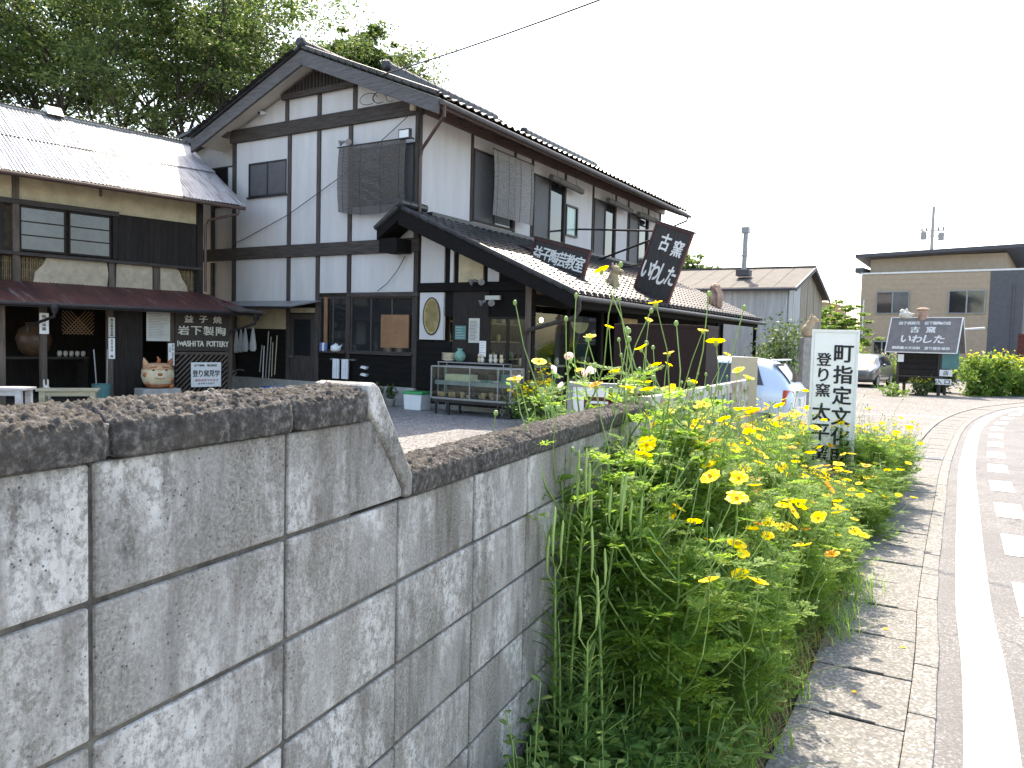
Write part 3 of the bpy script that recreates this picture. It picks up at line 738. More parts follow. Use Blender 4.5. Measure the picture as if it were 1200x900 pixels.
# ---- street side, upper floor (faces +x): panels built flat then turned
MS = Matrix.Rotation(R(90), 4, 'Z')          # local x -> +y, local -y -> +x
def S(name, y0, y1, z0, z1, mat, d0=-.04, d1=.03, parent=None, bevel=0):
    return box(name, d0, d1, y0, y1, z0, z1, mat, parent or house, bevel)
posts = [2.15, 4.20, 5.15, 7.15, 9.10, 10.9, 12.0, 13.9]
allp = [.06]+posts+[15.1]
open_s = {1: (4.50, 6.28), 3: (4.45, 6.25), 5: (4.40, 6.22), 7: (4.40, 6.22)}
for i in range(len(allp)-1):
    a, b = allp[i]+(.05 if i else .0), allp[i+1]-.05
    if i in open_s:
        z0, z1 = open_s[i]
        S('plaster_panel', a, b, 4.10, z0, 'white_plaster', -.04, .0); S('plaster_panel', a, b, z1, 6.86, 'white_plaster', -.04, .0)
        ya, yb = a, b
        fr = MB()
        for (p, q, r_, s_) in ((ya, yb, z0, z0+.05), (ya, yb, z1-.05, z1), (ya, ya+.05, z0+.05, z1-.05), (yb-.05, yb, z0+.05, z1-.05), ((ya+yb)/2-.03, (ya+yb)/2+.03, z0+.05, z1-.05)):
            fr.box(-.02, .05, p, q, r_, s_)
        wf = fr.build('window', 'dark_wood', house)
        mid = (ya+yb)/2
        MB().box(-.012, .02, ya+.051, mid-.031, z0+.051, z1-.051).build('shutter', 'shutter_grey', wf)
        MB().box(-.02, -.005, mid+.031, yb-.051, z0+.051, z1-.051).build('pane', 'glass', wf)
    elif i == 4:
        hz = (4.78, 5.72); a2 = a+.78
        S('plaster_panel', a, b, 4.10, hz[0], 'white_plaster', -.04, .0); S('plaster_panel', a, b, hz[1], 6.86, 'white_plaster', -.04, .0)
        S('plaster_panel', a2, b, hz[0], hz[1], 'white_plaster', -.04, .0)
        fr = MB()
        for (p, q, r_, s_) in ((a, a2, hz[0], hz[0]+.05), (a, a2, hz[1]-.05, hz[1]), (a, a+.05, hz[0]+.05, hz[1]-.05), (a2-.05, a2, hz[0]+.05, hz[1]-.05)): fr.box(-.02, .05, p, q, r_, s_)
        wf = fr.build('window', 'black_metal', house)
        MB().box(-.035, -.012, a+.051, a2-.051, hz[0]+.051, hz[1]-.051).build('curtain', 'curtain', wf)
        MB().box(-.010, .0, a+.051, a2-.051, hz[0]+.051, hz[1]-.051).build('pane', 'clear', wf)
    else:
        S('plaster_panel', a, b, 4.10, 6.86, 'white_plaster', -.04, .0)
for p in posts: S('post', p-.05, p+.05, 4.1, 6.62, 'dark_wood', -.04, .028, bevel=.006)
S('post', -.02, .06, 3.8, 6.54, 'dark_wood', -.06, .035)
S('post', 15.1, 15.2, 3.0, 6.62, 'dark_wood', -.1, .03)
H('back_wall', -6.1, .0, 15.1, 15.18, .42, 6.6, 'white_plaster'); H('side_wall', -6.12, -6.05, .1, 15.1, .42, 6.6, 'white_plaster')
# ---- main roof
roof = MB()
th = .14
def slab(poly, y0, y1, mb): mb.prism(poly, y0, y1)
RU0, RU1 = -7.05, .95
zr = lambda u: 8.12-.405*abs(u+3.05)
slab([(-3.05, zr(-3.05)), (RU1, zr(RU1)), (RU1, zr(RU1)+th), (-3.05, zr(-3.05)+th)], -.52, 15.5, roof)
slab([(-3.05, zr(-3.05)), (-3.05, zr(-3.05)+th), (RU0, zr(RU0)+th), (RU0, zr(RU0))], -.52, 15.5, roof)
roof = roof.build('roof', 'soffit', house)
for sgn, ue in ((1, RU1), (-1, RU0)):
    pts = [(-3.05, zr(-3.05)-.20), (ue+.03*sgn, zr(ue)-.22), (ue+.03*sgn, zr(ue)+.10), (-3.05, zr(-3.05)+.14)]
    MB().prism(pts[::sgn], -.60, -.525).build('barge_board', 'barge_wood', roof, bevel=.01)
MB().box(RU1, RU1+.03, -.52, 15.5, zr(RU1)-.06, zr(RU1)+.12).build('fascia', 'gutter_brown', roof)
MB().box(.004, .10, .0, 15.4, 6.60, 6.84).build('eave_plate', 'gutter_brown', roof)
for k in range(16):
    y = .4+k*.97; MB().bar((-.02, y, zr(-.02)-.04), (RU1-.02, y, zr(RU1-.02)-.04), .05, .07).build('rafter', 'gutter_brown', roof)

TW, TL = .29, .245           # width and visible length of a roof tile
def tile_mb(seg=6, w=TW, l=TL+.05, amp=.032, th=.026, lift=.032):
    """S-shaped clay tile: x across, y up the slope (0 = lower edge)"""
    mb = MB(); vs = []
    for j, y in enumerate((0, l)):
        for i in range(seg+1):
            t_ = i/seg; z = amp*(math.sin(2*math.pi*(t_-.08)) if t_ < .62 else -.45*math.sin(math.pi*(t_-.62)/.38)-.25)
            vs.append((t_*(w+.012), y, z+(lift if j == 0 else 0)))
    n = seg+1
    fs = [(i, i+1, n+i+1, n+i) for i in range(seg)]
    k = len(vs)
    vs += [(vs[i][0], -.002, vs[i][2]-th) for i in range(n)]
    fs += [(k+i, k+i+1, i+1, i) for i in range(seg)]
    return mb.add(vs, fs)
TILE = tile_mb().mesh('tile', 'tile_clay')
def slope_matrix(p_eave, along, upslope):
    x = Vector(along).normalized(); y = Vector(upslope).normalized(); z = x.cross(y)
    return Matrix(((x.x, y.x, z.x, p_eave[0]), (x.y, y.y, z.y, p_eave[1]), (x.z, y.z, z.z, p_eave[2]), (0, 0, 0, 1)))
def tile_field(mat_slope, ncol, nrow, parent, single, name='tile'):
    """rows of tiles on a slope; single(c, r) says which become parts of their own, the rest is one mass"""
    Vt = np.array([v.co[:] for v in TILE.vertices]); Ft = [tuple(p.vertices) for p in TILE.polygons]
    Vm, Fm = [], []; k = 0
    for r_ in range(nrow):
        for c in range(ncol):
            jx, jy, jz = random.uniform(-.003, .003), random.uniform(-.006, .006), random.uniform(0, .004)
            off = (c*TW+jx, r_*TL+jy, jz)
            if single(c, r_):
                o = bpy.data.objects.new(name, TILE); COL.objects.link(o); o.parent = parent
                o.matrix_local = mat_slope @ Matrix.Translation(off) @ Matrix.Rotation(random.uniform(-.012, .012), 4, 'X')
            else:
                Vm.append(Vt+np.array(off)); Fm += [tuple(i+k for i in f) for f in Ft]; k += len(Vt)
    if Vm:
        me = bpy.data.meshes.new('far_tiles'); me.from_pydata(np.vstack(Vm).tolist(), [], Fm); me.materials.append(MAT['tile_mass']); me.update()
        o = link('far_tiles', me, parent); o.matrix_local = mat_slope; struct(o, 'stuff')
sl = math.hypot(1, .405)
m_r = slope_matrix((RU1+.05, -.62, zr(RU1)+th+.03), (0, 1, 0), (-1/sl, 0, .405/sl))
tile_field(m_r, 56, 17, roof, lambda c, r_: c < 1)
m_l = slope_matrix((RU0-.05, 15.5, zr(RU0)+th+.03), (0, -1, 0), (1/sl, 0, .405/sl))
tile_field(m_l, 56, 17, roof, lambda c, r_: False)
def ridge_run(p0, p1, r, parent, name='ridge'):
    """half-round ridge tiles in a line with a round end tile"""
    p0, p1 = Vector(p0), Vector(p1); d = (p1-p0); n = int(d.length/.30); d.normalize()
    for k in range(n):
        a = p0+d*(.30*k); MB().tube([a, a+d*.15, a+d*.315], [r*1.06, r, r*.97], 10).build(name+'_tile', 'tile_clay', parent, smooth=False)
    MB().tube([p0-d*.10, p0-d*.04, p0+d*.03], [r*.9, r*1.35, r*1.3], 12).build('end_tile', 'tile_clay', parent)
rz_ = zr(-3.05)+th
MB().box(-3.17, -2.93, -.58, 15.5, rz_, rz_+.13).build('ridge_bed', 'tile_mass', roof)
ridge_run((-3.05, -.6, rz_+.16), (-3.05, 5.0, rz_+.16), .10, roof)
# two raised ridges on the street slope
for (y0, y1) in ((.55, 5.6), (7.0, 12.4)):
    uo = -1.4; zz = zr(uo)+th
    MB().box(uo-.11, uo+.11, y0, y1, zz-.02, zz+.36).build('ridge_bed', 'tile_mass', roof)
    ridge_run((uo, y0, zz+.40), (uo, y1, zz+.40), .10, roof)
# verge tiles on the street slope of the gable
for k in range(17):
    u_ = RU1-.1-k*.235; MB().tube([(u_+.13, -.60, zr(u_+.13)+th+.075), (u_-.13, -.60, zr(u_-.13)+th+.085)], [.062, .052], 8).build('verge_tile', 'tile_clay', roof)
for k in range(17):
    u_ = RU0+.1+k*.235; MB().tube([(u_-.13, -.60, zr(u_-.13)+th+.075), (u_+.13, -.60, zr(u_+.13)+th+.085)], [.062, .052], 8).build('verge_tile', 'tile_clay', roof)
# gutters and downpipe of the main roof
MB().tube([(RU1+.10, -.55, zr(RU1)+.03), (RU1+.10, 15.6, zr(RU1)+.0)], .055, 10).build('gutter', 'barge_wood', house)
MB().tube([(RU1+.10, -.45, zr(RU1)), (RU1+.06, -.40, zr(RU1)-.22), (.16, -.05, 5.75), (.10, -.02, 5.55), (.10, -.02, 4.25)], .038, 10).build('downpipe', 'gutter_brown', house)
MB().tube([(RU1+.10, 15.4, zr(RU1)), (RU1+.06, 15.3, zr(RU1)-.2), (.2, 15.2, 6.0), (.1, 15.2, 5.2)], .038, 8).build('downpipe', 'black_metal', house)

# ---- lean-to shop along the street side
LU, LZ0, LS = 4.25, 4.32, .44          # eave position, height at the wall, slope
lz = lambda u: LZ0-LS*u
lroof = MB().prism([(0.0, lz(0)-.10), (LU, lz(LU)-.10), (LU, lz(LU)), (0.0, lz(0))], -.55, 14.2).build('shop_roof', 'black_wood', house)
s2 = math.hypot(1, LS)
m_s = slope_matrix((LU+.06, -.62, lz(LU)+.035), (0, 1, 0), (-1/s2, 0, LS/s2))
NC, NR = 51, 19
tile_field(m_s, NC, NR, lroof, lambda c, r_: c+r_*.35 < 17 and (c*NR+r_) % 1 == 0 and c < 17)
for k in range(18):
    u_ = LU-.05-k*.235; MB().tube([(u_+.13, -.60, lz(u_+.13)+.085), (u_-.13, -.60, lz(u_-.13)+.095)], [.062, .052], 8).build('verge_tile', 'tile_clay', lroof)
for k in range(51):
    y = -.62+TW*(k+.22); MB().tube([(LU+.09, y, lz(LU)+.055), (LU+.02, y, lz(LU)+.085)], [.05, .05], 8).build('eave_tile', 'tile_clay', lroof)
MB().prism([(-.02, lz(0)-.30), (LU+.04, lz(LU)-.24), (LU+.04, lz(LU)+.02), (-.02, lz(0)+.04)], -.62, -.56).build('barge_board', 'black_wood', lroof, bevel=.01)
# the small return of roof at the house corner
MB().prism([(-.02, lz(0)+.04), (-.02, lz(0)-.20), (-.62, 3.72), (-.62, 3.92)], -.62, -.02).build('return_roof', 'black_wood', lroof)
for k in range(3):
    y = -.62+k*.22
    MB().tube([(.0, y, lz(0)+.09), (-.66, y, 3.97)], [.07, .06], 8).build('verge_tile', 'tile_clay', lroof)
MB().box(-.60, -.10, -.56, -.02, 3.45, 3.75).build('bracket', 'black_wood', lroof)
ridge_run((.02, -.62, lz(0)+.18), (.02, .5, lz(0)+.18), .09, lroof)
MB().box(.03, .22, .3, 14.2, lz(0)-.02, lz(0)+.10).build('flashing', 'tile_mass', lroof)
MB().tube([(LU+.12, -.6, lz(LU)-.05), (LU+.12, 14.25, lz(LU)-.08)], .055, 10).build('gutter', 'black_metal', lroof)
# gutter corner, sloping pipe and downpipe on the corner post
MB().tube([(LU+.12, -.5, lz(LU)-.02), (LU+.10, -.45, lz(LU)-.28), (LU-.02, -.40, lz(LU)-.42), (3.05, -.12, 1.78), (2.93, -.09, 1.65), (2.93, -.09, .12)], .045, 10).build('downpipe', 'dark_beam', house)
# front of the lean-to: framing, panels, dark shop window
for u_ in (2.98,): H('post', u_-.07, u_+.07, -.04, .10, 0, lz(u_)-.1, 'post_wood', bevel=.008)
H('beam', .08, 3.05, -.02, .10, 2.60, 2.79, 'black_wood', bevel=.006)
def clip_panel(x0, x1, z0, name='plaster_panel', mat='cream_plaster'):
    zt = lambda u: lz(u)-.36
    MB().prism([(x0, z0), (x1, z0), (x1, max(z0+.02, zt(x1))), (x0, zt(x0))], .04, .10).build(name, mat, house)
clip_panel(.12, .77, 2.79, mat='white_plaster'); clip_panel(.93, 1.02, 2.79, mat='white_plaster'); clip_panel(1.16, 1.80, 2.79, mat='cream_plaster'); clip_panel(1.92, 2.2, 2.79, mat='white_plaster')
MB().prism([(.06, 2.79), (2.9, 2.79), (2.9, lz(2.9)-.12), (.06, lz(.06)-.12)], .085, .12).build('upper_frame', 'black_wood', house)
MB().box(.06, 3.0, .085, .12, 2.05, 2.6).build('transom', 'black_wood', house)
ov = H('plaster_panel', .12, .78, .03, .10, 1.53, 2.58, 'white_plaster')
mbo = MB(); mbo.lathe([(.001, 0), (.20, 0), (.215, .018), (.23, .0)], 28); 
o = mbo.build('oval_disc', 'amber_shade', ov, smooth=False); o.location = (.46, .028, 2.05); o.rotation_euler = (R(90), 0, 0); o.scale = (1, 1.78, 1)
mbo = MB(); n = 28
mbo.tube([(math.cos(2*math.pi*k/n)*.232, 0, math.sin(2*math.pi*k/n)*.41) for k in range(n+1)], .014, 6)
o = mbo.build('oval_rim', 'black_metal', ov); o.location = (.46, .018, 2.05)
for k in range(9): H('siding_board', .06, 1.02, .03+.004*(k % 2), .10, .1+k*.155, .25+k*.155, 'black_wood')
H('plinth', .05, 3.05, .0, .30, 0, .10, 'concrete')
# shop door wall: boards, a glazed sliding door
H('front_boards', 1.02, 1.95, .05, .10, .1, 2.6, 'plank_wood')
fr = MB()
for x in (1.95, 2.42, 2.88): fr.box(x, x+.05, .03, .10, .1, 2.05)
for z in (.1, .75, 2.0): fr.box(2.0, 2.42, .04, .09, z, z+.05).box(2.47, 2.88, .04, .09, z, z+.05)
sd = fr.build('sliding_door', 'plank_wood', house)
for x in (2.0, 2.47): MB().box(x, x+.41, .06, .068, .80, 2.0).build('pane', 'clear', sd); MB().box(x, x+.41, .05, .075, .15, .75).build('door_panel', 'plank_wood', sd)
# side of the lean-to towards the street: glazing, posts
for y in (.06, 3.45, 4.45, 7.6, 10.6, 13.6): box('post', 2.93, 3.07, y-.07, y+.07, 0, 2.85, 'black_wood', house)
box('beam', 2.95, 3.06, .1, 13.7, 2.30, 2.52, 'black_wood', house)
box('sill', 2.92, 3.08, .1, 3.4, .50, .58, 'dark_beam', house); box('low_wall', 2.96, 3.05, .1, 3.4, 0, .5, 'black_wood', house)
box('pane', 2.99, 3.0, .13, 3.38, .58, 2.3, 'clear', house)
box('glazing_bar', 2.97, 3.03, 1.72, 1.78, .58, 2.3, 'black_wood', house)
box('wall_panel', 2.97, 3.03, 4.52, 7.53, 0, 2.3, 'black_wood', house); box('wall_panel', 2.97, 3.03, 7.67, 13.5, .0, 2.3, 'black_wood', house)
box('notice_box', 3.04, 3.10, 4.6, 5.6, 1.8, 2.2, 'amber_shade', house)
# shop room
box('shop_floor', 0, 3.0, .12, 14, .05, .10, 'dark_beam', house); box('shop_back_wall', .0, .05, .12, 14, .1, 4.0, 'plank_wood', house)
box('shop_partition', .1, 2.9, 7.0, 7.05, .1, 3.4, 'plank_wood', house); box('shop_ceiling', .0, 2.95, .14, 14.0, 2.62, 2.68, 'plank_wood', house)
box('end_post', 4.05, 4.15, 13.9, 14.0, 0, 2.40, 'black_wood', house); box('end_post', 4.05, 4.15, 9.4, 9.5, 0, 2.40, 'black_wood', house)
box('eave_beam', 4.04, 4.16, -.5, 14.1, 2.24, 2.36, 'black_wood', house)

# ================================================================ old pottery workshop
ws = thing('pottery_workshop', 'old pottery workshop with shiny corrugated roof above a rusty porch roof', 'workshop', (-6.75, 18.8, 0), R(47.2))
def B(name, x0, x1, y0, y1, z0, z1, mat, parent=None, bevel=0): return box(name, x0, x1, y0, y1, z0, z1, mat, parent or ws, bevel)
XL = -8.2
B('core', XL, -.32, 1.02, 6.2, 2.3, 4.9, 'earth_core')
B('plaster_panel', XL, -4.30, .93, 1.02, 4.21, 4.85, 'cream_plaster'); B('plaster_panel', -4.20, -.40, .93, 1.02, 4.16, 4.85, 'cream_plaster')
B('post', -4.30, -4.18, .88, 1.02, 2.5, 4.8, 'post_wood'); B('post', -.42, -.28, .86, 1.0, 2.4, 4.75, 'plank_wood')
B('lintel', XL, -2.22, .86, 1.0, 4.10, 4.21, 'dark_beam', bevel=.006)
B('strut', -2.62, -2.57, .9, .93, 4.5, 4.7, 'post_wood')
x = XL
while x < -4.45:
    B('wall_board', x, x+.145, .90+random.uniform(0, .012), .96, 3.14+random.uniform(-.02, .02), 4.10, 'plank_wood'); x += .15
x = -2.34
while x < -.50:
    wd = random.uniform(.11, .16); B('wall_board', x, min(x+wd-.005, -.44), .89+random.uniform(0, .014), .96, 3.14+random.uniform(-.015, .015), 4.16, 'plank_wood'); x += wd
B('ledge', XL, -.32, .84, 1.0, 3.06, 3.13, 'dark_beam', bevel=.005)
# sliding windows with frosted panes
for xa, xb in ((-4.17, -3.30), (-3.24, -2.38)):
    f = MB()
    f.box(xa, xb, .90, .94, 3.16, 3.20).box(xa, xb, .90, .94, 4.05, 4.09).box(xa, xa+.03, .90, .94, 3.2, 4.05).box(xb-.03, xb, .90, .94, 3.2, 4.05)
    for z in (3.49, 3.77): f.box(xa+.03, xb-.03, .905, .935, z-.012, z+.012)
    wf = f.build('window', 'plank_wood', ws)
    for z0, z1 in ((3.2, 3.478), (3.502, 3.758), (3.782, 4.05)):
        MB().box(xa+.031, xb-.031, .918, .924, z0, z1).build('pane', 'frosted', wf)
# broken clay plaster and bamboo lath under the ledge
def clay(poly): MB().prism(poly, .93, 1.02).build('clay_panel', 'clay_plaster', ws)
clay([(-3.92, 2.5), (-2.46, 2.5), (-2.43, 2.8), (-2.46, 3.06), (-3.66, 3.06), (-3.74, 2.9), (-3.88, 2.74)])
clay([(-2.27, 2.5), (-1.46, 2.5), (-1.46, 3.06), (-2.25, 3.06)])
clay([(-1.28, 2.5), (-.62, 2.5), (-.65, 2.66), (-.76, 2.82), (-.84, 3.02), (-.9, 3.06), (-1.28, 3.06)])
B('stud', -2.42, -2.30, .91, 1.02, 2.5, 3.06, 'post_wood'); B('stud', -1.44, -1.30, .91, 1.02, 2.5, 3.06, 'post_wood')
B('stud', -4.68, -4.52, .89, 1.02, 2.45, 3.06, 'plank_wood')
lath = []
for xa, xb in ((XL, -4.7), (-4.5, -4.3), (-4.18, -3.62), (-.88, -.46)):
    x = xa
    while x < xb: lath.append(x); x += .036
for x in lath:
    MB().tube([(x, 1.0, 2.5), (x+random.uniform(-.012, .012), .99, 3.05-random.uniform(0, .04))], .011, 5).build('lath_stick', 'bamboo', ws)
for z in (2.62, 2.78, 2.93): MB().tube([(XL, .985, z), (-3.6, .985, z)], .008, 5).tube([(-.9, .985, z), (-.45, .985, z)], .008, 5).build('lath_rail', 'bamboo', ws)
# upper roof of overlapping corrugated sheets
EY, EZ, RY, RZ = .28, 4.66, 3.5, 6.64
def corr_mesh(name, wdt, ln, pitch, amp, mat, per=6, warp=0.0):
    n = int(wdt/pitch*per); V = []; rows = 3
    for j in range(rows):
        for i in range(n+1):
            x = wdt*i/n; V.append((x, ln*j/(rows-1), amp*math.sin(2*math.pi*x/pitch)+warp*math.sin(j*1.7+x*2)))
    F = [(j*(n+1)+i, j*(n+1)+i+1, (j+1)*(n+1)+i+1, (j+1)*(n+1)+i) for j in range(rows-1) for i in range(n)]
    return np_mesh(name, V, F, mat)
slope_len = math.hypot(RY-EY, RZ-EZ); ang = math.atan2(RZ-EZ, RY-EY)
core = MB().prism([(EY, EZ-.05), (RY, RZ-.05), (2*RY-EY, EZ-.05), (2*RY-EY, EZ-.09), (RY, RZ-.12), (EY, EZ-.09)], XL, .42, 'x').build('roof', 'dark_beam', ws)
sheets = [corr_mesh('sheet', .80, slope_len*.56, .0762, .011, 'zinc', warp=.004), corr_mesh('sheet', .80, slope_len*.53, .0762, .011, 'zinc', warp=.006)]
x = XL-.02; k = 0
while x < .40:
    for j, (st, me) in enumerate(((0, sheets[0]), (slope_len*.50, sheets[1]))):
        o = link('sheet', me, core); o.location = (x+random.uniform(-.008, .008), EY-.03+math.cos(ang)*st, EZ+math.sin(ang)*st+.012*j+.006*(k % 2)); o.rotation_euler = (ang+random.uniform(-.004, .004), 0, random.uniform(-.004, .004))
    o = link('sheet', sheets[0], core); o.location = (x+.8, 2*RY-EY+.03, EZ); o.rotation_euler = (ang, 0, math.pi)
    o = link('sheet', sheets[1], core); o.location = (x+.8, RY+1.6, RZ-math.tan(ang)*1.6); o.rotation_euler = (ang, 0, math.pi)
    x += .762-.04; k += 1
MB().tube([(XL, RY, RZ+.02), (.45, RY, RZ+.02)], .07, 10).build('ridge_cap', 'zinc', core)
MB().prism([(-.25, 0), (0, .24), (.25, 0)], -.18, .18, 'x').build('ridge_vent', 'zinc', core, loc=(-2.75, RY, RZ))
MB().box(XL, .42, EY-.02, EY+.02, EZ-.10, EZ-.02).build('fascia', 'gutter_brown', core)
MB().tube([(XL, EY-.08, EZ-.05), (.45, EY-.08, EZ-.07)], .045, 8).build('gutter', 'gutter_brown', core)
MB().tube([(.30, EY-.08, EZ-.08), (.28, EY-.06, EZ-.22), (-.18, .80, EZ-.38), (-.22, .86, EZ-.5), (-.22, .86, 2.55)], .032, 8).build('downpipe', 'gutter_brown', ws)
# gable end towards the house
MB().prism([(1.0, 2.3), (6.2, 2.3), (6.2, 4.9), (3.5, 6.45), (1.0, 4.95)], -.34, -.30, 'x').build('gable_wall', 'cream_plaster', ws)
# rusty porch roof
pl = math.hypot(1.56, .48); pa = math.atan2(.48, 1.56)
rust = corr_mesh('sheet', .68, pl, .0635, .008, 'rusty')
proof = MB().prism([(-.60, 2.02), (.95, 2.50), (.95, 2.44), (-.60, 1.97)], XL, -.05, 'x').build('porch_roof', 'dark_beam', ws)
x = XL; k = 0
while x < -.4:
    o = link('sheet', rust, proof); o.location = (x, -.62, 2.055+.005*(k % 2)); o.rotation_euler = (pa, 0, random.uniform(-.006, .006)); x += .655; k += 1
# last sheet is cut at a slant
V = []
n = 60
for j in range(3):
    for i in range(n+1):
        t_ = j/2; xr = .36-.68*t_; xx = -.34+(xr+.34)*i/n; V.append((xx, -.62+1.56*t_, 2.062+.48*t_+.008*math.sin(2*math.pi*xx/.0635)))
F = [(j*(n+1)+i, j*(n+1)+i+1, (j+1)*(n+1)+i+1, (j+1)*(n+1)+i) for j in range(2) for i in range(n)]
link('sheet', np_mesh('sheet', V, F, 'rusty'), proof)
MB().prism([(-.34, -.60), (.34, -.60), (-.34, .93)], 2.40, 2.44, 'z').build('roof_board', 'dark_beam', proof).matrix_local = Matrix.Translation((0, 0, 0)) @ Matrix(((1, 0, 0, 0), (0, 1, 0, 0), (0, .308, 1, -.24), (0, 0, 0, 1)))
MB().tube([(XL, -.70, 2.02), (.40, -.70, 2.03)], .045, 8).build('gutter', 'black_metal', proof)
for gx in (-4.02, .26):
    MB().lathe([(.05, -.12), (.085, 0), (.085, .05)], 10, (gx, -.70, 1.98)).build('rain_head', 'black_metal', ws)
    MB().tube([(gx, -.70, 1.90), (gx, -.68, 1.80), (gx-.28 if gx < -1 else gx-.33, -.10, 1.60), (gx-.30 if gx < -1 else gx-.35, -.08, 1.5)], .03, 8).build('downpipe', 'black_metal', ws)
# porch posts, beam, dark room behind
for px in (-6.6, -5.35, -4.75, -4.02, -2.75, -1.44, -.05): B('post', px-.06, px+.06, -.06, .06, 0, 2.06, 'post_wood', bevel=.008)
B('beam', XL, .02, -.05, .05, 2.06, 2.2, 'dark_beam')
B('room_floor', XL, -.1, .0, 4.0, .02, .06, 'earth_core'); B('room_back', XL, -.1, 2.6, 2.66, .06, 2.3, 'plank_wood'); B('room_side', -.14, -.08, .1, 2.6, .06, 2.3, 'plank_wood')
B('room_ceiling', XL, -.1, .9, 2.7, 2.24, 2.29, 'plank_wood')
B('shutter_wall', -2.69, -2.05, .02, .05, .06, 2.06, 'plank_wood')
B('shutter_wall', -5.35, -4.85, .02, .05, .06, 2.06, 'plank_wood')
# painted name board, lattice below
nb = B('name_board', -1.38, -.10, -.10, -.07, 1.13, 2.03, 'sign_brown', bevel=.004)
letters(row('益子焼', -1.24, -.22, 1.865, .165, wf=1.0)+row('岩下製陶', -1.34, -.16, 1.60, .205, wf=1.0), 'letter_cream', nb, .022, loc=(0, -.101, 0))
letters([(ch, -1.325+.080*i, 1.30, .10, .125) for i, ch in enumerate('IWASHITA')]+[(ch, -.615+.077*i, 1.30, .10, .125) for i, ch in enumerate('POTTERY')], 'letter_cream', nb, .045, loc=(0, -.101, 0))
lat = B('lattice_frame', -1.38, -.10, -.055, -.045, .02, 1.10, 'black_wood')
for z in (.05, 1.08): MB().box(-1.38, -.10, -.085, -.056, z-.03, z+.03).build('lattice_rail', 'post_wood', lat)
for k in range(-9, 12):
    x0 = -1.36+k*.12; a, b = (x0, .06), (x0+1.0, 1.06)
    def cl(p, q):
        (ax, az), (bx, bz) = p, q
        if ax < -1.36: az += -1.36-ax; ax = -1.36
        if bx > -.12: bz -= bx+.12; bx = -.12
        return (ax, az), (bx, bz)
    a, b = cl(a, b)
    if b[1]-a[1] > .05: MB().bar((a[0], -.072, a[1]), (b[0], -.072, b[1]), .02, .035).build('lattice_slat', 'post_wood', lat)
nbd = B('notice_board', -1.02, -.30, -.115, -.095, .30, .87, 'white_board', lat, bevel=.003)
nbd.name = 'notice_board'
letters(row('登り窯見学', -.99, -.33, .615, .15, wf=1), 'ink', lat, .022, .004, loc=(0, -.116, 0))
letters(row('岩下製陶 陶芸教室', -.95, -.40, .80, .055, wf=1), 'ink', lat, .01, .004, loc=(0, -.116, 0))
letters(row('無料見学できます', -.93, -.36, .455, .05, wf=1), 'ink_red', lat, .01, .004, loc=(0, -.116, 0))
letters(row('益子町大字益子', -.86, -.46, .38, .035, wf=1), 'ink', lat, .005, .004, loc=(0, -.116, 0))

# ================================================================ things round the house and the workshop
def hw(u, v, z=0):
    c, s_ = math.cos(HR), math.sin(HR); return (HK[0]+u*c-v*s_, HK[1]+u*s_+v*c, z)
def ww(x, y, z=0):
    a = R(47.2); c, s_ = math.cos(a), math.sin(a); return (-6.75+x*c-y*s_, 18.8+x*s_+y*c, z)
WR = R(47.2)
# ---- reed blinds
def blind(name, label, loc, rz, wdt, hgt, mat, sag=.0, bow=.0, step=.017):
    t = thing(name, label, 'blind', loc, rz, 'reed blinds at the upper windows')
    mb = MB(); n = int(hgt/step); seg = 8
    for k in range(n):
        z = -k*step; f = k/n
        pts = []
        for i in range(seg+1):
            q = i/seg*2-1; pts.append((q*wdt/2, -bow*math.sin(f*math.pi)-.004*random.random(), z-sag*f*f*(1-q*q)+random.uniform(-.0015, .0015)))
        vs = []; fs = []
        for (x, y, zz) in pts: vs += [(x, y, zz-.0072), (x, y-.007, zz), (x, y, zz+.0072)]
        for i in range(seg): fs += [(3*i, 3*i+3, 3*i+4, 3*i+1), (3*i+1, 3*i+4, 3*i+5, 3*i+2), (3*i+2, 3*i+5, 3*i+3, 3*i)]
        mb.add(vs, fs)
    mb.build('reeds', mat, t)
    cd = MB()
    for q in (-.42, -.15, .15, .42):
        cd.tube([(q*wdt, -.012-bow*math.sin(j/6*math.pi), -hgt*j/6-sag*(j/6)**2*(1-(2*q)**2)) for j in range(7)], .004, 5)
    cd.build('cord', 'cable', t)
    MB().tube([(-wdt/2-.05, 0, .02), (wdt/2+.05, 0, .02)], .018, 8).build('rail', 'dark_wood', t)
    return t
blind('reed_blind', 'dark reed blind with sagging hem hanging over the gable window', hw(-1.20, -.17, 5.98), HR, 2.02, 1.50, 'blind', .12, .05)
blind('reed_blind', 'pale grey reed blind lowered before the first street-side upper window', hw(.34, 3.62, 6.30), HR+R(90), 2.0, 1.62, 'blind_pale', .0, .03)
def roll(label, y0, y1, z, dz=0):
    t = thing('rolled_blind', label, 'blind', hw(.30, (y0+y1)/2, z), HR+R(90), 'rolled reed blinds under the eaves')
    L = (y1-y0)/2
    MB().tube([(-L, 0, dz), (-L*.3, 0, .01), (L*.4, 0, -.01), (L, 0, -dz)], [.085, .095, .09, .085], 10).build('roll', 'blind', t)
    mb = MB()
    for q in (-.6, .6): mb.tube([(L*q, 0, .10), (L*q, .05, .45)], .006, 5).tube([(L*q+.1*math.cos(a)*0, math.cos(a)*.1, math.sin(a)*.1) for a in np.linspace(0, 6.28, 10)], .006, 5)
    mb.build('cord', 'cable', t)
roll('rolled reed blind slung above the second street-side window', 5.7, 7.7, 6.18, .04)
roll('rolled reed blind slung above the third street-side window', 9.6, 11.6, 6.18, .03)
roll('rolled reed blind slung above the farthest street-side window', 12.2, 14.2, 6.15, .0)
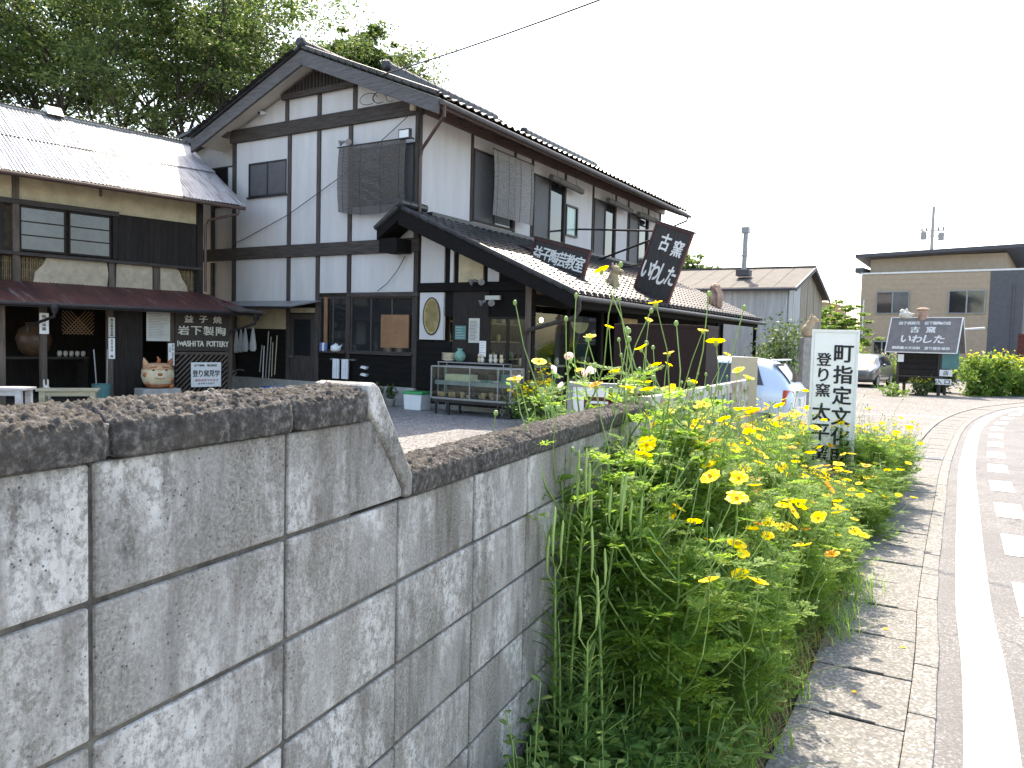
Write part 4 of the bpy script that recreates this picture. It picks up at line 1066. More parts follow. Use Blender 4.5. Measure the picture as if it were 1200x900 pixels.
# ---- roof signs
def roof_sign(name, label, u, v, z, wdt, hgt, tilt, items, bold, frame_w=.05):
    t = thing(name, label, 'sign', hw(u, v, z), HR); t.rotation_euler = (0, R(tilt), HR)
    t.rotation_mode = 'XYZ'
    MB().box(-wdt/2, wdt/2, -.02, .05, 0, hgt).build('board', 'sign_board', t)
    for k in range(int(wdt/.10)):
        x = -wdt/2+.05+k*.10; MB().box(x, x+.09, -.026, -.02, frame_w, hgt-frame_w).build('board_slat', 'sign_board', t)
    MB().box(-wdt/2-.03, wdt/2+.03, -.05, .06, hgt, hgt+.05).box(-wdt/2-.03, wdt/2+.03, -.05, .06, -.05, 0).box(-wdt/2-.04, -wdt/2, -.05, .06, -.05, hgt+.05).box(wdt/2, wdt/2+.04, -.05, .06, -.05, hgt+.05).build('frame', 'sign_frame', t, bevel=.006)
    MB().box(-wdt/2-.06, wdt/2+.06, -.07, .10, hgt+.05, hgt+.09).build('cap_board', 'dark_beam', t, bevel=.005)
    MB().box(-wdt*.42, wdt*.42, -.05, .12, -.16, -.05).build('foot_board', 'dark_beam', t)
    letters(items, 'letter_white', t, bold, .012, loc=(0, -.028, 0))
    return t
roof_sign('roof_sign', 'long dark sign lettered in white standing across the shop roof', 2.60, 1.83, 3.17, 1.40, .56, 15,
          [(ch, -.56+.224*i, .28, .235, .33, .06) for i, ch in enumerate('益子陶芸教室')], .030)
big = [('古', -.10, 1.36, .27, .42, .05), ('窯', .27, 1.30, .27, .40, .05)]+[(ch, -.33+.225*i, .60+(.02 if i % 2 else -.01), .235, .46+(.06 if ch in 'しわ' else 0), .05) for i, ch in enumerate('いわした')]
roof_sign('roof_sign', 'tall dark sign with red frame leaning on the shop roof ridge bars', 3.76, 4.79, 2.78, .95, 1.72, 19, big, .040)
# stay bars from the signs to the house wall
for lab, a, b in (('upper thin black stay bar running to the tall roof sign', (.05, 7.9, 5.05), (3.75, 4.9, 4.42)),
                  ('thick black stay bar slanting up to the tall roof sign', (.6, 8.3, 4.12), (3.85, 4.9, 4.25)),
                  ('lower black stay bar reaching the foot of the tall roof sign', (1.4, 7.4, 3.74), (3.60, 4.9, 3.60)),
                  ('short black stay bar behind the long roof sign', (.9, 2.6, 3.98), (2.05, 1.95, 3.62))):
    tag(MB().tube([hw(*a), hw(*b)], .03, 8).build('stay_bar', 'black_metal'), lab, 'stay bar', 'stay bars of the roof signs')
# ---- ceramic animals: rounded bodies fused into one skin
def fused(name, label, cat, parts, mat, loc, rz=0, voxel=.02, group=None):
    mb = MB()
    for p in parts:
        c, r_ = p[0], p[1]; M = None
        if len(p) > 2: M = Matrix.Translation(c) @ Matrix.Rotation(R(p[2][1]), 4, p[2][0]) @ Matrix.Translation([-q for q in c])
        mb.ell(c, r_, 14, 10, M=M)
    o = mb.build(name, mat, None, loc=loc, rot=(0, 0, rz))
    m = o.modifiers.new('skin', 'REMESH'); m.mode = 'VOXEL'; m.voxel_size = voxel; m.use_smooth_shade = True
    s_ = o.modifiers.new('soft', 'SMOOTH'); s_.iterations = 3
    return tag(o, label, cat, group)
fused('ceramic_dog', 'tan ceramic dog with raised head sitting on the shop roof tiles', 'statue',
      [((0, 0, .17), (.17, .14, .19)), ((.05, 0, .33), (.12, .11, .18), ('Y', 18)), ((.13, 0, .50), (.12, .10, .11)), ((.26, 0, .46), (.09, .065, .055)),
       ((.08, .08, .60), (.04, .03, .08)), ((.08, -.08, .60), (.04, .03, .08)), ((.14, .08, .12), (.05, .05, .16)), ((.14, -.08, .12), (.05, .05, .16)),
       ((-.12, .1, .07), (.12, .08, .08)), ((-.12, -.1, .07), (.12, .08, .08)), ((-.2, 0, .2), (.10, .03, .03), ('Y', 45))], 'statue_tan', hw(3.30, 3.35, 2.80), HR+R(-10), .018)
owl = fused('ceramic_owl', 'reddish ceramic owl perched on the far end of the shop roof', 'statue',
      [((0, 0, .26), (.22, .20, .30)), ((0, 0, .56), (.20, .18, .16)), ((.12, -.12, .30), (.07, .12, .22)), ((-.12, -.12, .30), (.07, .12, .22)), ((.19, .03, .28), (.08, .13, .24)), ((-.19, .03, .28), (.08, .13, .24)),
       ((.06, -.20, .52), (.04, .07, .06)), ((.08, -.15, .60), (.055, .04, .055)), ((-.08, -.15, .60), (.055, .04, .055))], 'statue_pink', hw(3.62, 10.7, 2.70), R(-25), .018); owl.scale = (.92, .92, 1.18)
# ---- lamp, camera, spot lights and cables on the gable
fl = thing('flood_light', 'black flood light on the gable corner post', 'lamp', hw(-.08, -.05, 6.02), HR)
MB().box(-.16, .16, -.34, -.26, -.10, .12).build('lamp_head', 'black_metal', fl, bevel=.008); MB().box(-.13, .13, -.348, -.341, -.07, .09).build('lamp_glass', 'white_plastic', fl)
MB().tube([(0, 0, -.02), (0, -.26, .0)], .015).build('arm', 'black_metal', fl)
scam = thing('security_camera', 'small white security camera on the gable wall', 'camera', hw(-4.95, .02, 7.18), HR)
MB().tube([(0, 0, 0), (0, -.05, 0), (.0, -.20, -.03)], [.04, .05, .045], 10).build('camera_body', 'white_plastic', scam); MB().tube([(0, -.2, -.03), (0, -.215, -.033)], .035, 10).build('lens', 'black_metal', scam)
def spots(label, loc, rz):
    t = thing('spot_lamp', label, 'lamp', loc, rz)
    for dx in (-.11, .11):
        MB().tube([(0, 0, 0), (dx*.6, -.10, .02)], .012, 6).build('arm', 'black_metal', t)
        MB().lathe([(.03, 0), (.035, .06), (.075, .13), (.07, .135)], 12).build('lamp_head', 'grey_metal', t, loc=(dx*.6, -.10, .02), rot=(R(115), 0, R(40 if dx > 0 else -40)))
    return t
spots('pair of small spot lamps on the gable post beside the reed blind', hw(-2.02, -.02, 6.12), HR)
spots('pair of silver spot lamps under the sloping shop eave', hw(1.80, -.04, 2.80), HR)
spots('pair of spot lamps above the posters on the shop front', hw(2.05, -.02, 2.36), HR)
tag(MB().box(-.18, .18, -.07, 0, -.045, .045).build('tube_lamp', 'paper', None, loc=hw(2.10, .02, 2.45), rot=(0, 0, HR)), 'pale box lamp mounted above the shop door', 'lamp')
P0 = Vector(hw(-.55, -.66, 7.28)); P1 = Vector((1.75, 12.5, 7.35)); P2 = P0+(P1-P0)*2.4
pts = [P0+(P2-P0)*t_-Vector((0, 0, .5*4*t_*(1-t_)*.55)) for t_ in np.linspace(0, 1, 14)]
tag(MB().tube(pts, .016, 6).build('service_cable', 'cable'), 'black power cable running from the gable up into the sky', 'cable')
pts = [hw(-.15, -.08, 6.55), hw(-2.0, -.07, 5.45), hw(-4.0, -.07, 4.55), hw(-5.6, -.08, 4.02), hw(-6.05, -.10, 3.9)]
tag(MB().tube(pts, .010, 6).build('wall_cable', 'cable'), 'thin cable slanting down across the white gable wall', 'cable')
tag(MB().tube([hw(-.25, -.07, 3.40), hw(-.45, -.07, 3.1), hw(-.75, -.07, 2.8), hw(-1.05, -.07, 2.62)], .009, 6).build('wall_cable', 'cable'), 'short cable drooping over the white panel above the ground-floor window', 'cable')
wl = thing('wire_bundle', 'loops of loose wire hanging under the gable eave', 'cable', hw(-.9, -.10, 7.0), HR)
for k in range(4):
    a0 = random.uniform(-.6, .4); MB().tube([(a0+.22*math.cos(a)*(.6+.2*k), 0-.01*k, .02+.13*math.sin(a)) for a in np.linspace(0, 5.2, 12)], .008, 5).build('wire', 'cable', wl)
MB().box(.78, .90, -.06, .02, -.40, -.24).build('junction_box', 'tan_panel', wl)
# ---- display case
case = thing('display_case', 'long glass display case of pottery standing before the shop front', 'display case', hw(2.24, -1.02, 0), HR)
fr = MB(); X, D, z0, z1 = .96, .48, .34, .99
for x in (-X, X):
    for y in (0, D): fr.box(x-.014, x+.014, y-.014, y+.014, z0, z1)
for z in (z0, z1):
    fr.box(-X, X, -.014, .014, z-.014, z+.014).box(-X, X, D-.014, D+.014, z-.014, z+.014).box(-X-.012, -X+.012, 0, D, z-.012, z+.012).box(X-.012, X+.012, 0, D, z-.012, z+.012)
fr.box(-.012, .012, -.012, .012, z0, z1).box(X-.30, X-.28, -.012, .012, z0, z1)
fr.build('frame', 'grey_metal', case)
MB().box(-X+.02, X-.02, .02, D-.02, z0-.03, z0+.012).build('shelf', 'grey_metal', case); MB().box(-X+.02, X-.02, .10, D-.02, .64, .665).build('shelf', 'grey_metal', case)
MB().box(-X+.02, X-.02, .085, .10, .61, .70).build('shelf_edge', 'grey_metal', case)
for nm, bx in (('front', (-X+.015, X-.015, -.003, .003, z0+.015, z1-.015)), ('back', (-X+.015, X-.015, D-.003, D+.003, z0+.015, z1-.015)), ('top', (-X+.015, X-.015, .012, D-.012, z1-.003, z1+.003)),
               ('side', (-X-.003, -X+.003, .015, D-.015, z0+.015, z1-.015)), ('side', (X-.003, X+.003, .015, D-.015, z0+.015, z1-.015))):
    MB().box(*bx).build('pane', 'clear', case)
for x in (-X+.1, -X+.42, X-.30, X-.05):
    MB().box(x-.02, x+.02, .02, .06, 0, z0-.09).build('leg', 'black_metal', case); MB().box(x-.02, x+.02, D-.06, D-.02, 0, z0-.09).build('leg', 'black_metal', case)
MB().box(-X, X, .02, D-.02, z0-.09, z0-.03).build('base', 'black_metal', case)
def pot(name, label, prof, mat, loc, group, cat='pot', n=14): return tag(MB().lathe(prof, n).build(name, mat, None, smooth=True, loc=loc), label, cat, group)
cup = [(.030, 0), (.045, .01), (.05, .08), (.047, .09), (.042, .085), (.04, .02), (.001, .015)]
for k in range(15):
    f = .7+.9*random.random(); x = -.86+k*.122
    tx = random.choice(['terracotta', 'terracotta', 'glaze_brown', 'statue_pink'])
    pot('clay_cup', 'brownish clay cup on the bottom shelf of the glass display case', [(r_*1.05, z*f) for r_, z in cup], tx, hw(2.24+x, -1.02+.16+random.uniform(-.05, .1), .355), 'cups in the display case', 'cup')
for k in range(7):
    x = -.1+k*.14; pot('glazed_bowl', 'small glazed bowl on the upper shelf of the display case', [(.03, 0), (.04, .01), (.075, .06), (.072, .065), (.03, .015), (.001, .012)], random.choice(['glaze_white', 'celadon', 'glaze_white']), hw(2.24+x, -1.02+.27, .667), 'bowls in the display case', 'bowl')
tag(MB().box(-.33, .33, -.12, .12, 0, .16).build('cardboard_box', 'pot_cream', None, bevel=.006, loc=hw(1.82, -.72, .668), rot=(0, 0, HR)), 'long cream box on the upper shelf of the display case', 'box')
tag(MB().box(-.12, .12, -.1, .1, 0, .20).build('teal_box', 'teal_plastic', None, bevel=.006, loc=hw(2.98, -.72, .668), rot=(0, 0, HR)), 'teal box at the end of the display case shelf', 'box')
# steel rack behind the case with pots on top
rack = thing('steel_rack', 'thin steel rack behind the display case', 'rack', hw(1.85, -.30, 0), HR)
for x in (-.82, .82):
    for y in (-.15, .15): MB().tube([(x, y, 0), (x, y, 1.06)], .014, 6).build('leg', 'grey_metal', rack)
MB().box(-.84, .84, -.17, .17, 1.05, 1.07).build('shelf', 'grey_metal', rack); MB().box(-.84, .84, -.17, .17, .4, .42).build('shelf', 'grey_metal', rack)
vase = [(.06, 0), (.11, .06), (.13, .13), (.10, .20), (.05, .24), (.065, .29), (.055, .285), (.04, .24), (.001, .2)]
pot('celadon_vase', 'green celadon vase on the steel rack', vase, 'celadon', hw(1.48, -.30, 1.071), None, 'vase')
for k in range(4):
    pot('stacked_bowl', 'pale stoneware bowl in the stack at the end of the steel rack', [(.07, 0), (.09, .01), (.17, .055), (.165, .06), (.08, .018), (.001, .015)], 'pot_cream' if k % 2 else 'glaze_white', hw(1.20, -.30, 1.071+k*.042), 'stacked bowls on the steel rack', 'bowl')
for k, x in enumerate((1.98, 2.08, 2.28, 2.40, 2.55)):
    fused('cat_figurine', 'small pale ceramic cat figurine on the steel rack', 'figurine', [((0, 0, .06), (.045, .04, .06)), ((0, -.01, .14), (.038, .035, .035)), ((.025, -.01, .175), (.012, .01, .02)), ((-.025, -.01, .175), (.012, .01, .02))], random.choice(['glaze_white', 'pot_cream']), hw(x, -.30+random.uniform(-.05, .05), 1.071), HR, .008, 'cat figurines on the steel rack')
# bin, plant pots, buckets
bn = thing('storage_bin', 'white storage bin with green lid beside the display case', 'bin', hw(.55, -.55, 0), HR)
MB().prism([(-.22, 0), (.22, 0), (.25, .34), (-.25, .34)], -.18, .18).build('bin_body', 'white_plastic', bn, bevel=.015); MB().box(-.27, .27, -.20, .20, .34, .40).build('lid', 'green_plastic', bn, bevel=.015)
# posters
def poster(name, label, u, v, z, wd, ht, mat, items=(), ink='ink', bars=0, rz=None, loc=None, cat='poster', par_frame=None):
    t = thing(name, label, cat, loc or hw(u, v, z), rz if rz is not None else HR)
    MB().box(-wd/2, wd/2, -.006, 0, -ht/2, ht/2).build('sheet', mat, t)
    if items: letters(items, ink, t, .012, .003, loc=(0, -.007, 0))
    if bars:
        mb = MB()
        for k in range(bars):
            z_ = ht*.38-k*ht*.76/max(1, bars-1); x1 = wd*random.uniform(.1, .40); mb.box(-wd*.40, x1, -.009, -.006, z_-ht*.008, z_+ht*.008)
        mb.build('printed_lines', ink, t)
    return t
poster('poster', 'teal poster on the dark shop front', 1.24, .045, 1.70, .29, .30, 'teal_plastic', bars=5, ink='letter_white')
poster('poster', 'tall white printed poster on the dark shop front', 1.60, .045, 1.75, .28, .53, 'paper', bars=14)
poster('poster', 'narrow blue and white poster beside the shop door', 1.83, .045, 1.36, .17, .34, 'white_board', bars=6, ink='ink_blue')
# wooden hatch behind the ground-floor window
box('wood_panel', -.98, -.16, -.012, .02, 1.32, 2.08, 'orange_wood', house)
# things on and below the kitchen sill
for k in range(3): tag(MB().lathe([(.035, 0), (.04, .02), (.04, .19), (.03, .2)], 12).build('blue_can', 'blue_plastic' if k % 2 == 0 else 'white_plastic', None, loc=hw(-2.86+k*.085, -.03, 1.186)), 'blue and white can on the kitchen window sill', 'can', 'cans on the window sill')
kt = thing('kettle', 'white kettle on the window sill', 'kettle', hw(-2.35, -.05, 1.186), HR)
MB().lathe([(.10, 0), (.13, .04), (.12, .13), (.05, .17), (.02, .19), (.001, .2)], 16).build('kettle_body', 'white_plastic', kt, smooth=True); MB().tube([(.11, 0, .08), (.17, 0, .13), (.19, 0, .16)], [.025, .015, .012]).build('spout', 'white_plastic', kt); MB().tube([(-.1, 0, .12), (-.06, 0, .25), (.06, 0, .25), (.1, 0, .12)], .008).build('handle', 'black_metal', kt)
rail = thing('towel_rail', 'thin rail under the kitchen window', 'rail', hw(-2.1, -.12, 1.0), HR)
MB().tube([(-.35, 0, 0), (.35, 0, 0)], .008, 6).build('bar', 'grey_metal', rail); MB().box(-.36, -.33, 0, .12, -.02, .02).box(.33, .36, 0, .12, -.02, .02).build('bracket', 'grey_metal', rail)
for k, x in enumerate((-.16, .13)):
    mb = MB(); n = 8; vs = []
    for j in range(2):
        for i in range(n+1): vs.append((-.10+.2*i/n, -.012+.012*math.sin(i*1.9)-.006*j, .012 if j == 0 else -.46))
    mb.add(vs, [(i, i+1, n+2+i, n+1+i) for i in range(n)]); mb.v += [(x_, y_+.03, z_) for x_, y_, z_ in vs]; k0 = len(vs)
    mb.f += [(k0+n+1+i, k0+n+2+i, k0+i+1, k0+i) for i in range(n)]; mb.f += [(i, k0+i, k0+i+1, i+1) for i in range(n)]; mb.m += [0]*(2*n)
    tag(mb.build('towel', 'cloth_white', None, loc=hw(-2.1+x, -.13, 1.0), rot=(0, 0, HR)), ('white towel on the rail nearer the yard door', 'white towel on the rail nearer the wooden hatch')[k], 'towel', 'towels on the rail')
tag(MB().lathe([(.22, 0), (.25, .02), (.29, .30), (.31, .31), (.31, .33), (.28, .33), (.24, .04), (.001, .03)], 20).build('blue_tub', 'blue_plastic', None, loc=hw(-3.2, -1.2, 0)), 'round blue plastic tub beside the yard door', 'tub')
for k in range(2):
    t = thing('mail_slot', ('upper', 'lower')[k]+' white bracket fixed under the window beside the towels', 'bracket', hw(-1.45, .0, .82-.17*k), HR, 'white brackets under the window')
    MB().prism([(-.10, 0), (.06, -.03), (.10, .03), (-.06, .05)], -.07, .02).build('bracket_body', 'white_plastic', t)
# passage between workshop and house
for k in range(4):
    x = -5.75+k*.17+(0.12 if k == 3 else 0)
    mb = MB(); mb.lathe([(.012, .62), (.02, .60), (.05, .45), (.085, .2), (.09, .06), (.06, 0), (.001, 0)], 10, sy=.5)
    tag(mb.build('hanging_bag', 'cloth_white', None, smooth=True, loc=hw(x, -.18, 1.05+.02*k), rot=(0, 0, HR+.2*k)), ('first white cloth bag hanging beside the workshop corner', 'second white cloth bag from the workshop corner', 'third white cloth bag from the workshop corner', 'separate pale cloth bag hanging next to the tool poles')[k], 'bag', 'bags in the passage')
for k in range(6):
    x = -4.95+k*.11; tag(MB().tube([hw(x, -.10, .35+random.uniform(0, .3)), hw(x+random.uniform(-.03, .06), -.06, 1.35+random.uniform(-.1, .3))], .014, 6).build('tool_pole', random.choice(['bench_wood', 'grey_metal', 'white_plastic']), None), ('first', 'second', 'third', 'fourth', 'fifth', 'last')[k]+' tool pole from the cloth bags, leaning on the passage wall', 'pole', 'tool poles in the passage')
dc = thing('folding_chair', 'pale folding chair frame lying by the passage crates', 'chair', hw(-5.3, -1.0, .35), HR+.3)
for dy in (-.2, .2): MB().tube([(-.45, dy, .25), (0, dy, .15), (.35, dy, .30), (.5, dy, .28)], .016, 6).tube([(-.3, dy, -.3), (.3, dy, .22)], .014, 6).build('side_frame', 'grey_metal', dc)
MB().box(-.42, 0, -.2, .2, .19, .21).build('seat', 'cloth_white', dc)
cr = thing('crate', 'grey plastic crate stacked in the passage', 'crate', hw(-5.3, -1.0, 0), HR+.1)
MB().box(-.3, .3, -.2, .2, 0, .03).box(-.3, .3, -.2, -.18, .03, .36).box(-.3, .3, .18, .2, .03, .36).box(-.3, -.28, -.18, .18, .03, .36).box(.28, .3, -.18, .18, .03, .36).build('crate_body', 'grey_metal', cr)
# ---- shop interior goods
tb = thing('shop_table', 'wooden display table behind the shop glass', 'table', hw(2.2, 1.9, .10), HR)
MB().box(-.35, .35, -.9, .9, .86, .90).build('tabletop', 'bench_wood', tb); MB().box(-.33, .33, -.85, .85, .42, .45).build('shelf', 'bench_wood', tb)
for x in (-.3, .3):
    for y in (-.82, .82): MB().box(x-.03, x+.03, y-.03, y+.03, 0, .86).build('leg', 'post_wood', tb)
for k in range(12):
    pot('shop_jar', 'small glazed jar on the table behind the shop glass', [(.04*f_, z) for f_, z in ((1, 0), (1.4, .05), (1.2, .12), (.8, .15), (.9, .17), (.02, .16))], random.choice(['glaze_white', 'glaze_brown', 'celadon', 'glaze_white']), hw(2.1+random.uniform(-.2, .3), 1.15+k*.135, .10+random.choice([.90, .90, .45])), 'jars on the shop table', 'jar')
sh = thing('shop_shelf', 'dark wall shelf of pottery at the back of the shop', 'shelf', hw(.35, 2.2, .10), HR)
for z in (.5, .95, 1.4, 1.85): MB().box(-.2, .2, -1.6, 1.6, z, z+.03).build('shelf_board', 'bench_wood', sh)
for y in (-1.6, 0, 1.6): MB().box(-.2, .2, y-.02, y+.02, 0, 2.1).build('upright', 'post_wood', sh)
for k in range(28):
    pot('shelf_pot', 'little pot on the wall shelf inside the shop', [(.04*f_, z*random.uniform(.9, 1.2)) for f_, z in ((1, 0), (1.5, .06), (1.3, .14), (.7, .17), (.9, .19), (.02, .18))], random.choice(['glaze_white', 'glaze_brown', 'celadon', 'pot_cream', 'terracotta']), hw(.42, .75+(k % 14)*.215, .10+(.53, .98, 1.43, 1.88)[(k*7) % 4]), 'pots on the shop shelf', 'pot')
lampb = thing('shop_lamp', 'small lit bulb hanging at the shop window', 'lamp', hw(2.75, .95, 2.02), HR)
MB().ell((0, 0, 0), (.045, .045, .055), 10, 8).build('bulb', 'bulb', lampb, smooth=True); MB().tube([(0, 0, .05), (0, 0, .6)], .006, 5).build('cord', 'cable', lampb)
bl = bpy.data.lights.new('shop_bulb_light', 'POINT'); bl.energy = 4; bl.color = (1, .75, .45); bl.shadow_soft_size = .06
blo = bpy.data.objects.new('shop_bulb_light', bl); COL.objects.link(blo); blo.parent = lampb; blo.location = (-.08, 0, -.12)
nr = thing('shop_curtain', 'pale half-round fabric sign hung inside the shop window', 'curtain', hw(2.9, 2.55, 2.02), HR+R(90))
MB().prism([(.45*math.cos(a), .26*math.sin(a)) for a in np.linspace(math.pi, 2*math.pi, 14)], -.01, .0).build('cloth', 'amber_shade', nr)
# ---- workshop front
poster('notice_sheet', 'white notice sheet hung from the porch eave', 0, 0, 0, .52, .69, 'paper', bars=16, ink='grey_metal', rz=WR, loc=ww(-1.76, -.10, 1.69), cat='notice')
poster('plaque', 'upper narrow pale plaque on the porch post', 0, 0, 0, .13, .42, 'paper', column('陶芸教室体験', 0, .19, -.19, .05), rz=WR, loc=ww(-2.73, -.068, 1.62), cat='plaque')
poster('plaque', 'lower narrow white plaque on the porch post', 0, 0, 0, .13, .44, 'white_board', column('見学自由 陶', 0, .2, -.2, .05), rz=WR, loc=ww(-2.73, -.068, 1.17), cat='plaque')
poster('plaque', 'white plaque with slanted top on the post by the benches', 0, 0, 0, .17, .42, 'white_board', column('陶芸体験', .0, .18, -.15, .07), rz=WR, loc=ww(-4.02, -.07, 1.66), cat='plaque')
poster('plaque', 'narrow white plaque beside the painted name board', 0, 0, 0, .14, .50, 'white_board', column('登り窯 見学できます', .03, .23, -.23, .045)+column('入口', -.03, .2, .05, .04), rz=WR, loc=ww(-1.46, -.075, 1.05), cat='plaque')
# round creature pot
cp = thing('creature_pot', 'round cream ceramic pot shaped like a horned creature with rust patches', 'statue', ww(-1.95, -.52, .33), WR-.25)
prof = [(.12, 0), (.20, .02), (.29, .12), (.335, .26), (.32, .40), (.25, .50), (.17, .535), (.001, .545)]
MB().lathe(prof, 26).build('pot_body', 'pot_cream', cp, smooth=True)
MB().lathe([(.121, -.002), (.205, .022), (.275, .095), (.22, .06), (.1, -.002)], 26).build('foot_band', 'pot_rust', cp, smooth=True)
MB().lathe([(.322, .395), (.258, .503), (.175, .54), (.001, .55)], 26).build('top_glaze', 'terracotta', cp, smooth=True)
for sx in (-1, 1):
    MB().tube([(sx*.22, -.02, .43), (sx*.25, -.02, .56), (sx*.285, -.03, .66)], [.085, .055, .006], 10).build('ear', 'pot_rust' if sx > 0 else 'terracotta', cp, smooth=True)
    MB().ell((sx*.12, -.29, .40), (.034, .016, .016), 10, 6).build('eye', 'ink', cp, smooth=True)
    MB().tube([(sx*.05, -.275, .47), (sx*.19, -.25, .46)], [.016, .01], 6).build('brow', 'pot_rust', cp)
MB().tube([(0, -.05, .53), (.02, -.06, .62), (-.02, -.06, .69)], [.05, .035, .01], 8).build('horn', 'pot_rust', cp, smooth=True)
MB().ell((0, -.325, .31), (.05, .04, .035), 10, 6).build('nose', 'pot_rust', cp, smooth=True)
MB().tube([(-.10, -.315, .24), (0, -.338, .22), (.10, -.315, .24)], .008, 6).build('mouth', 'pot_rust', cp)
for k, (x, z) in enumerate(((-.27, .3), (.25, .2), (-.2, .12))): MB().ell((x, -.18, z), (.05, .04, .05), 8, 6).build('glaze_spot', 'pot_rust', cp, smooth=True)
tag(MB().box(-.40, .40, -.26, .26, 0, .33).build('stone_block', 'concrete', None, bevel=.02, loc=ww(-1.95, -.52, 0), rot=(0, 0, WR)), 'grey concrete block under the round creature pot', 'block')
pot('brown_jar', 'squat tan jar beside the grey block at the lattice', [(.09, 0), (.15, .08), (.16, .18), (.10, .27), (.11, .30), (.09, .29), (.001, .26)], 'terracotta', ww(-1.56, -.55, .0), None, 'jar')
pot('clay_mug', 'rusty mug on the grey block edge', [(.05, 0), (.055, .10), (.048, .10), (.001, .02)], 'pot_rust', ww(-1.74, -.72, .33), None, 'mug')
# benches
def bench(label, loc, rz, L, Dp, hgt, mat):
    t = thing('bench', label, 'bench', loc, rz)
    for k in range(3): MB().box(-L/2, L/2, -Dp/2+k*Dp/3+.004, -Dp/2+(k+1)*Dp/3-.004, hgt-.045, hgt).build('seat_board', mat, t, bevel=.004)
    for sx in (-1, 1):
        for sy in (-1, 1): MB().box(sx*(L/2-.10)-.05, sx*(L/2-.10)+.05, sy*(Dp/2-.07)-.035, sy*(Dp/2-.07)+.035, 0, hgt-.045).build('leg', mat, t)
    MB().box(-L/2+.1, L/2-.1, -Dp/2+.05, -Dp/2+.08, hgt-.14, hgt-.045).build('apron', mat, t)
bench('yellowish wooden bench under the porch eave beside the creature pot', ww(-3.95, -1.25, 0), WR-.45, 1.05, .38, .42, 'bench_wood')
bench('pale grey wooden bench at the left end of the porch', ww(-5.35, -1.75, 0), WR-.75, 1.3, .46, .52, 'pale_bench')
gc = thing('garden_chair', 'garden chair with scrolled metal sides behind the pale bench', 'chair', ww(-5.55, -.85, 0), WR-.6)
for sx in (-.28, .28): MB().tube([(sx, .25, 1.0), (sx, .17, .62), (sx, .0, .45), (sx, -.28, .44), (sx, -.36, .55), (sx, -.30, .64), (sx, -.24, .58)], .02, 6).tube([(sx, -.28, .44), (sx, -.32, 0)], .018, 6).tube([(sx, .1, .48), (sx, .22, 0)], .018, 6).build('side_frame', 'teal_plastic', gc)
for k in range(5): MB().bar((-.28, .245-.02*k, .97-.085*k), (.28, .245-.02*k, .97-.085*k), .02, .055).build('back_slat', 'pale_bench', gc)
for k in range(4): MB().box(-.28, .28, -.26+k*.1, -.18+k*.1, .455, .475).build('seat_slat', 'pale_bench', gc)
fused('ceramic_rabbit', 'small white ceramic rabbit standing by the wooden bench', 'statue', [((0, 0, .18), (.09, .08, .15)), ((0, -.02, .38), (.07, .07, .075)), ((.035, 0, .49), (.02, .02, .09)), ((-.035, 0, .49), (.02, .02, .09)), ((.06, -.05, .05), (.04, .07, .045)), ((-.06, -.05, .05), (.04, .07, .045))], 'glaze_white', ww(-4.15, -.6, .0), WR, .012)
tag(MB().lathe([(.14, 0), (.15, .02), (.19, .42), (.20, .43), (.18, .43), (.001, .05)], 16).build('pail', 'teal_plastic', None, loc=ww(-3.0, -.25, 0)), 'teal pail holding sticks behind the wooden bench', 'pail')
for k, x in enumerate((-.08, .10)): tag(MB().tube([ww(-3.0+x, -.25, .1), ww(-3.02+x*1.5, -.22, 1.15)], .014, 6).build('stick', 'grey_metal'), 'thin stick standing in the teal pail', 'stick', 'sticks in the pail')
# inside the porch: crossed trellis, shelf, big jar
tr = thing('trellis', 'orange brown bamboo trellis hung inside the porch', 'trellis', ww(-3.2, .5, 1.45), WR)
for k in range(9):
    x = -.30+k*.075
    for sg in (-1, 1):
        a, b = (x, 0), (x+sg*.45, .50)
        if b[0] < -.32: f = (a[0]+.32)/.45; b = (-.32, .50*f)
        if b[0] > .32: f = (.32-a[0])/.45; b = (.32, .50*f)
        if b[1] > .03: MB().bar((a[0], .004*sg, a[1]), (b[0], .004*sg, b[1]), .014, .012).build('trellis_strip', 'orange_wood', tr)
tag(MB().lathe([(.16, 0), (.30, .15), (.36, .38), (.30, .58), (.16, .68), (.19, .74), (.16, .73), (.001, .6)], 20).build('big_jar', 'glaze_brown', None, smooth=True, loc=ww(-3.75, 1.5, .95)), 'big round dark jar up on the shelf inside the porch', 'jar')
sp = thing('porch_shelf', 'dark timber shelf inside the porch', 'shelf', ww(-3.7, 1.45, 0), WR)
MB().box(-.75, .95, -.25, .25, .90, .95).build('shelf_board', 'dark_beam', sp)
for x in (-.7, .9): MB().box(x-.04, x+.04, -.22, .22, .06, .90).build('leg', 'plank_wood', sp)
for k in range(5): pot('small_crock', 'small pale crock on the shelf inside the porch', [(.03, 0), (.05, .05), (.045, .11), (.03, .13), (.001, .12)], 'glaze_white', ww(-3.3+k*.12, 1.35, .951), 'crocks inside the porch', 'crock')

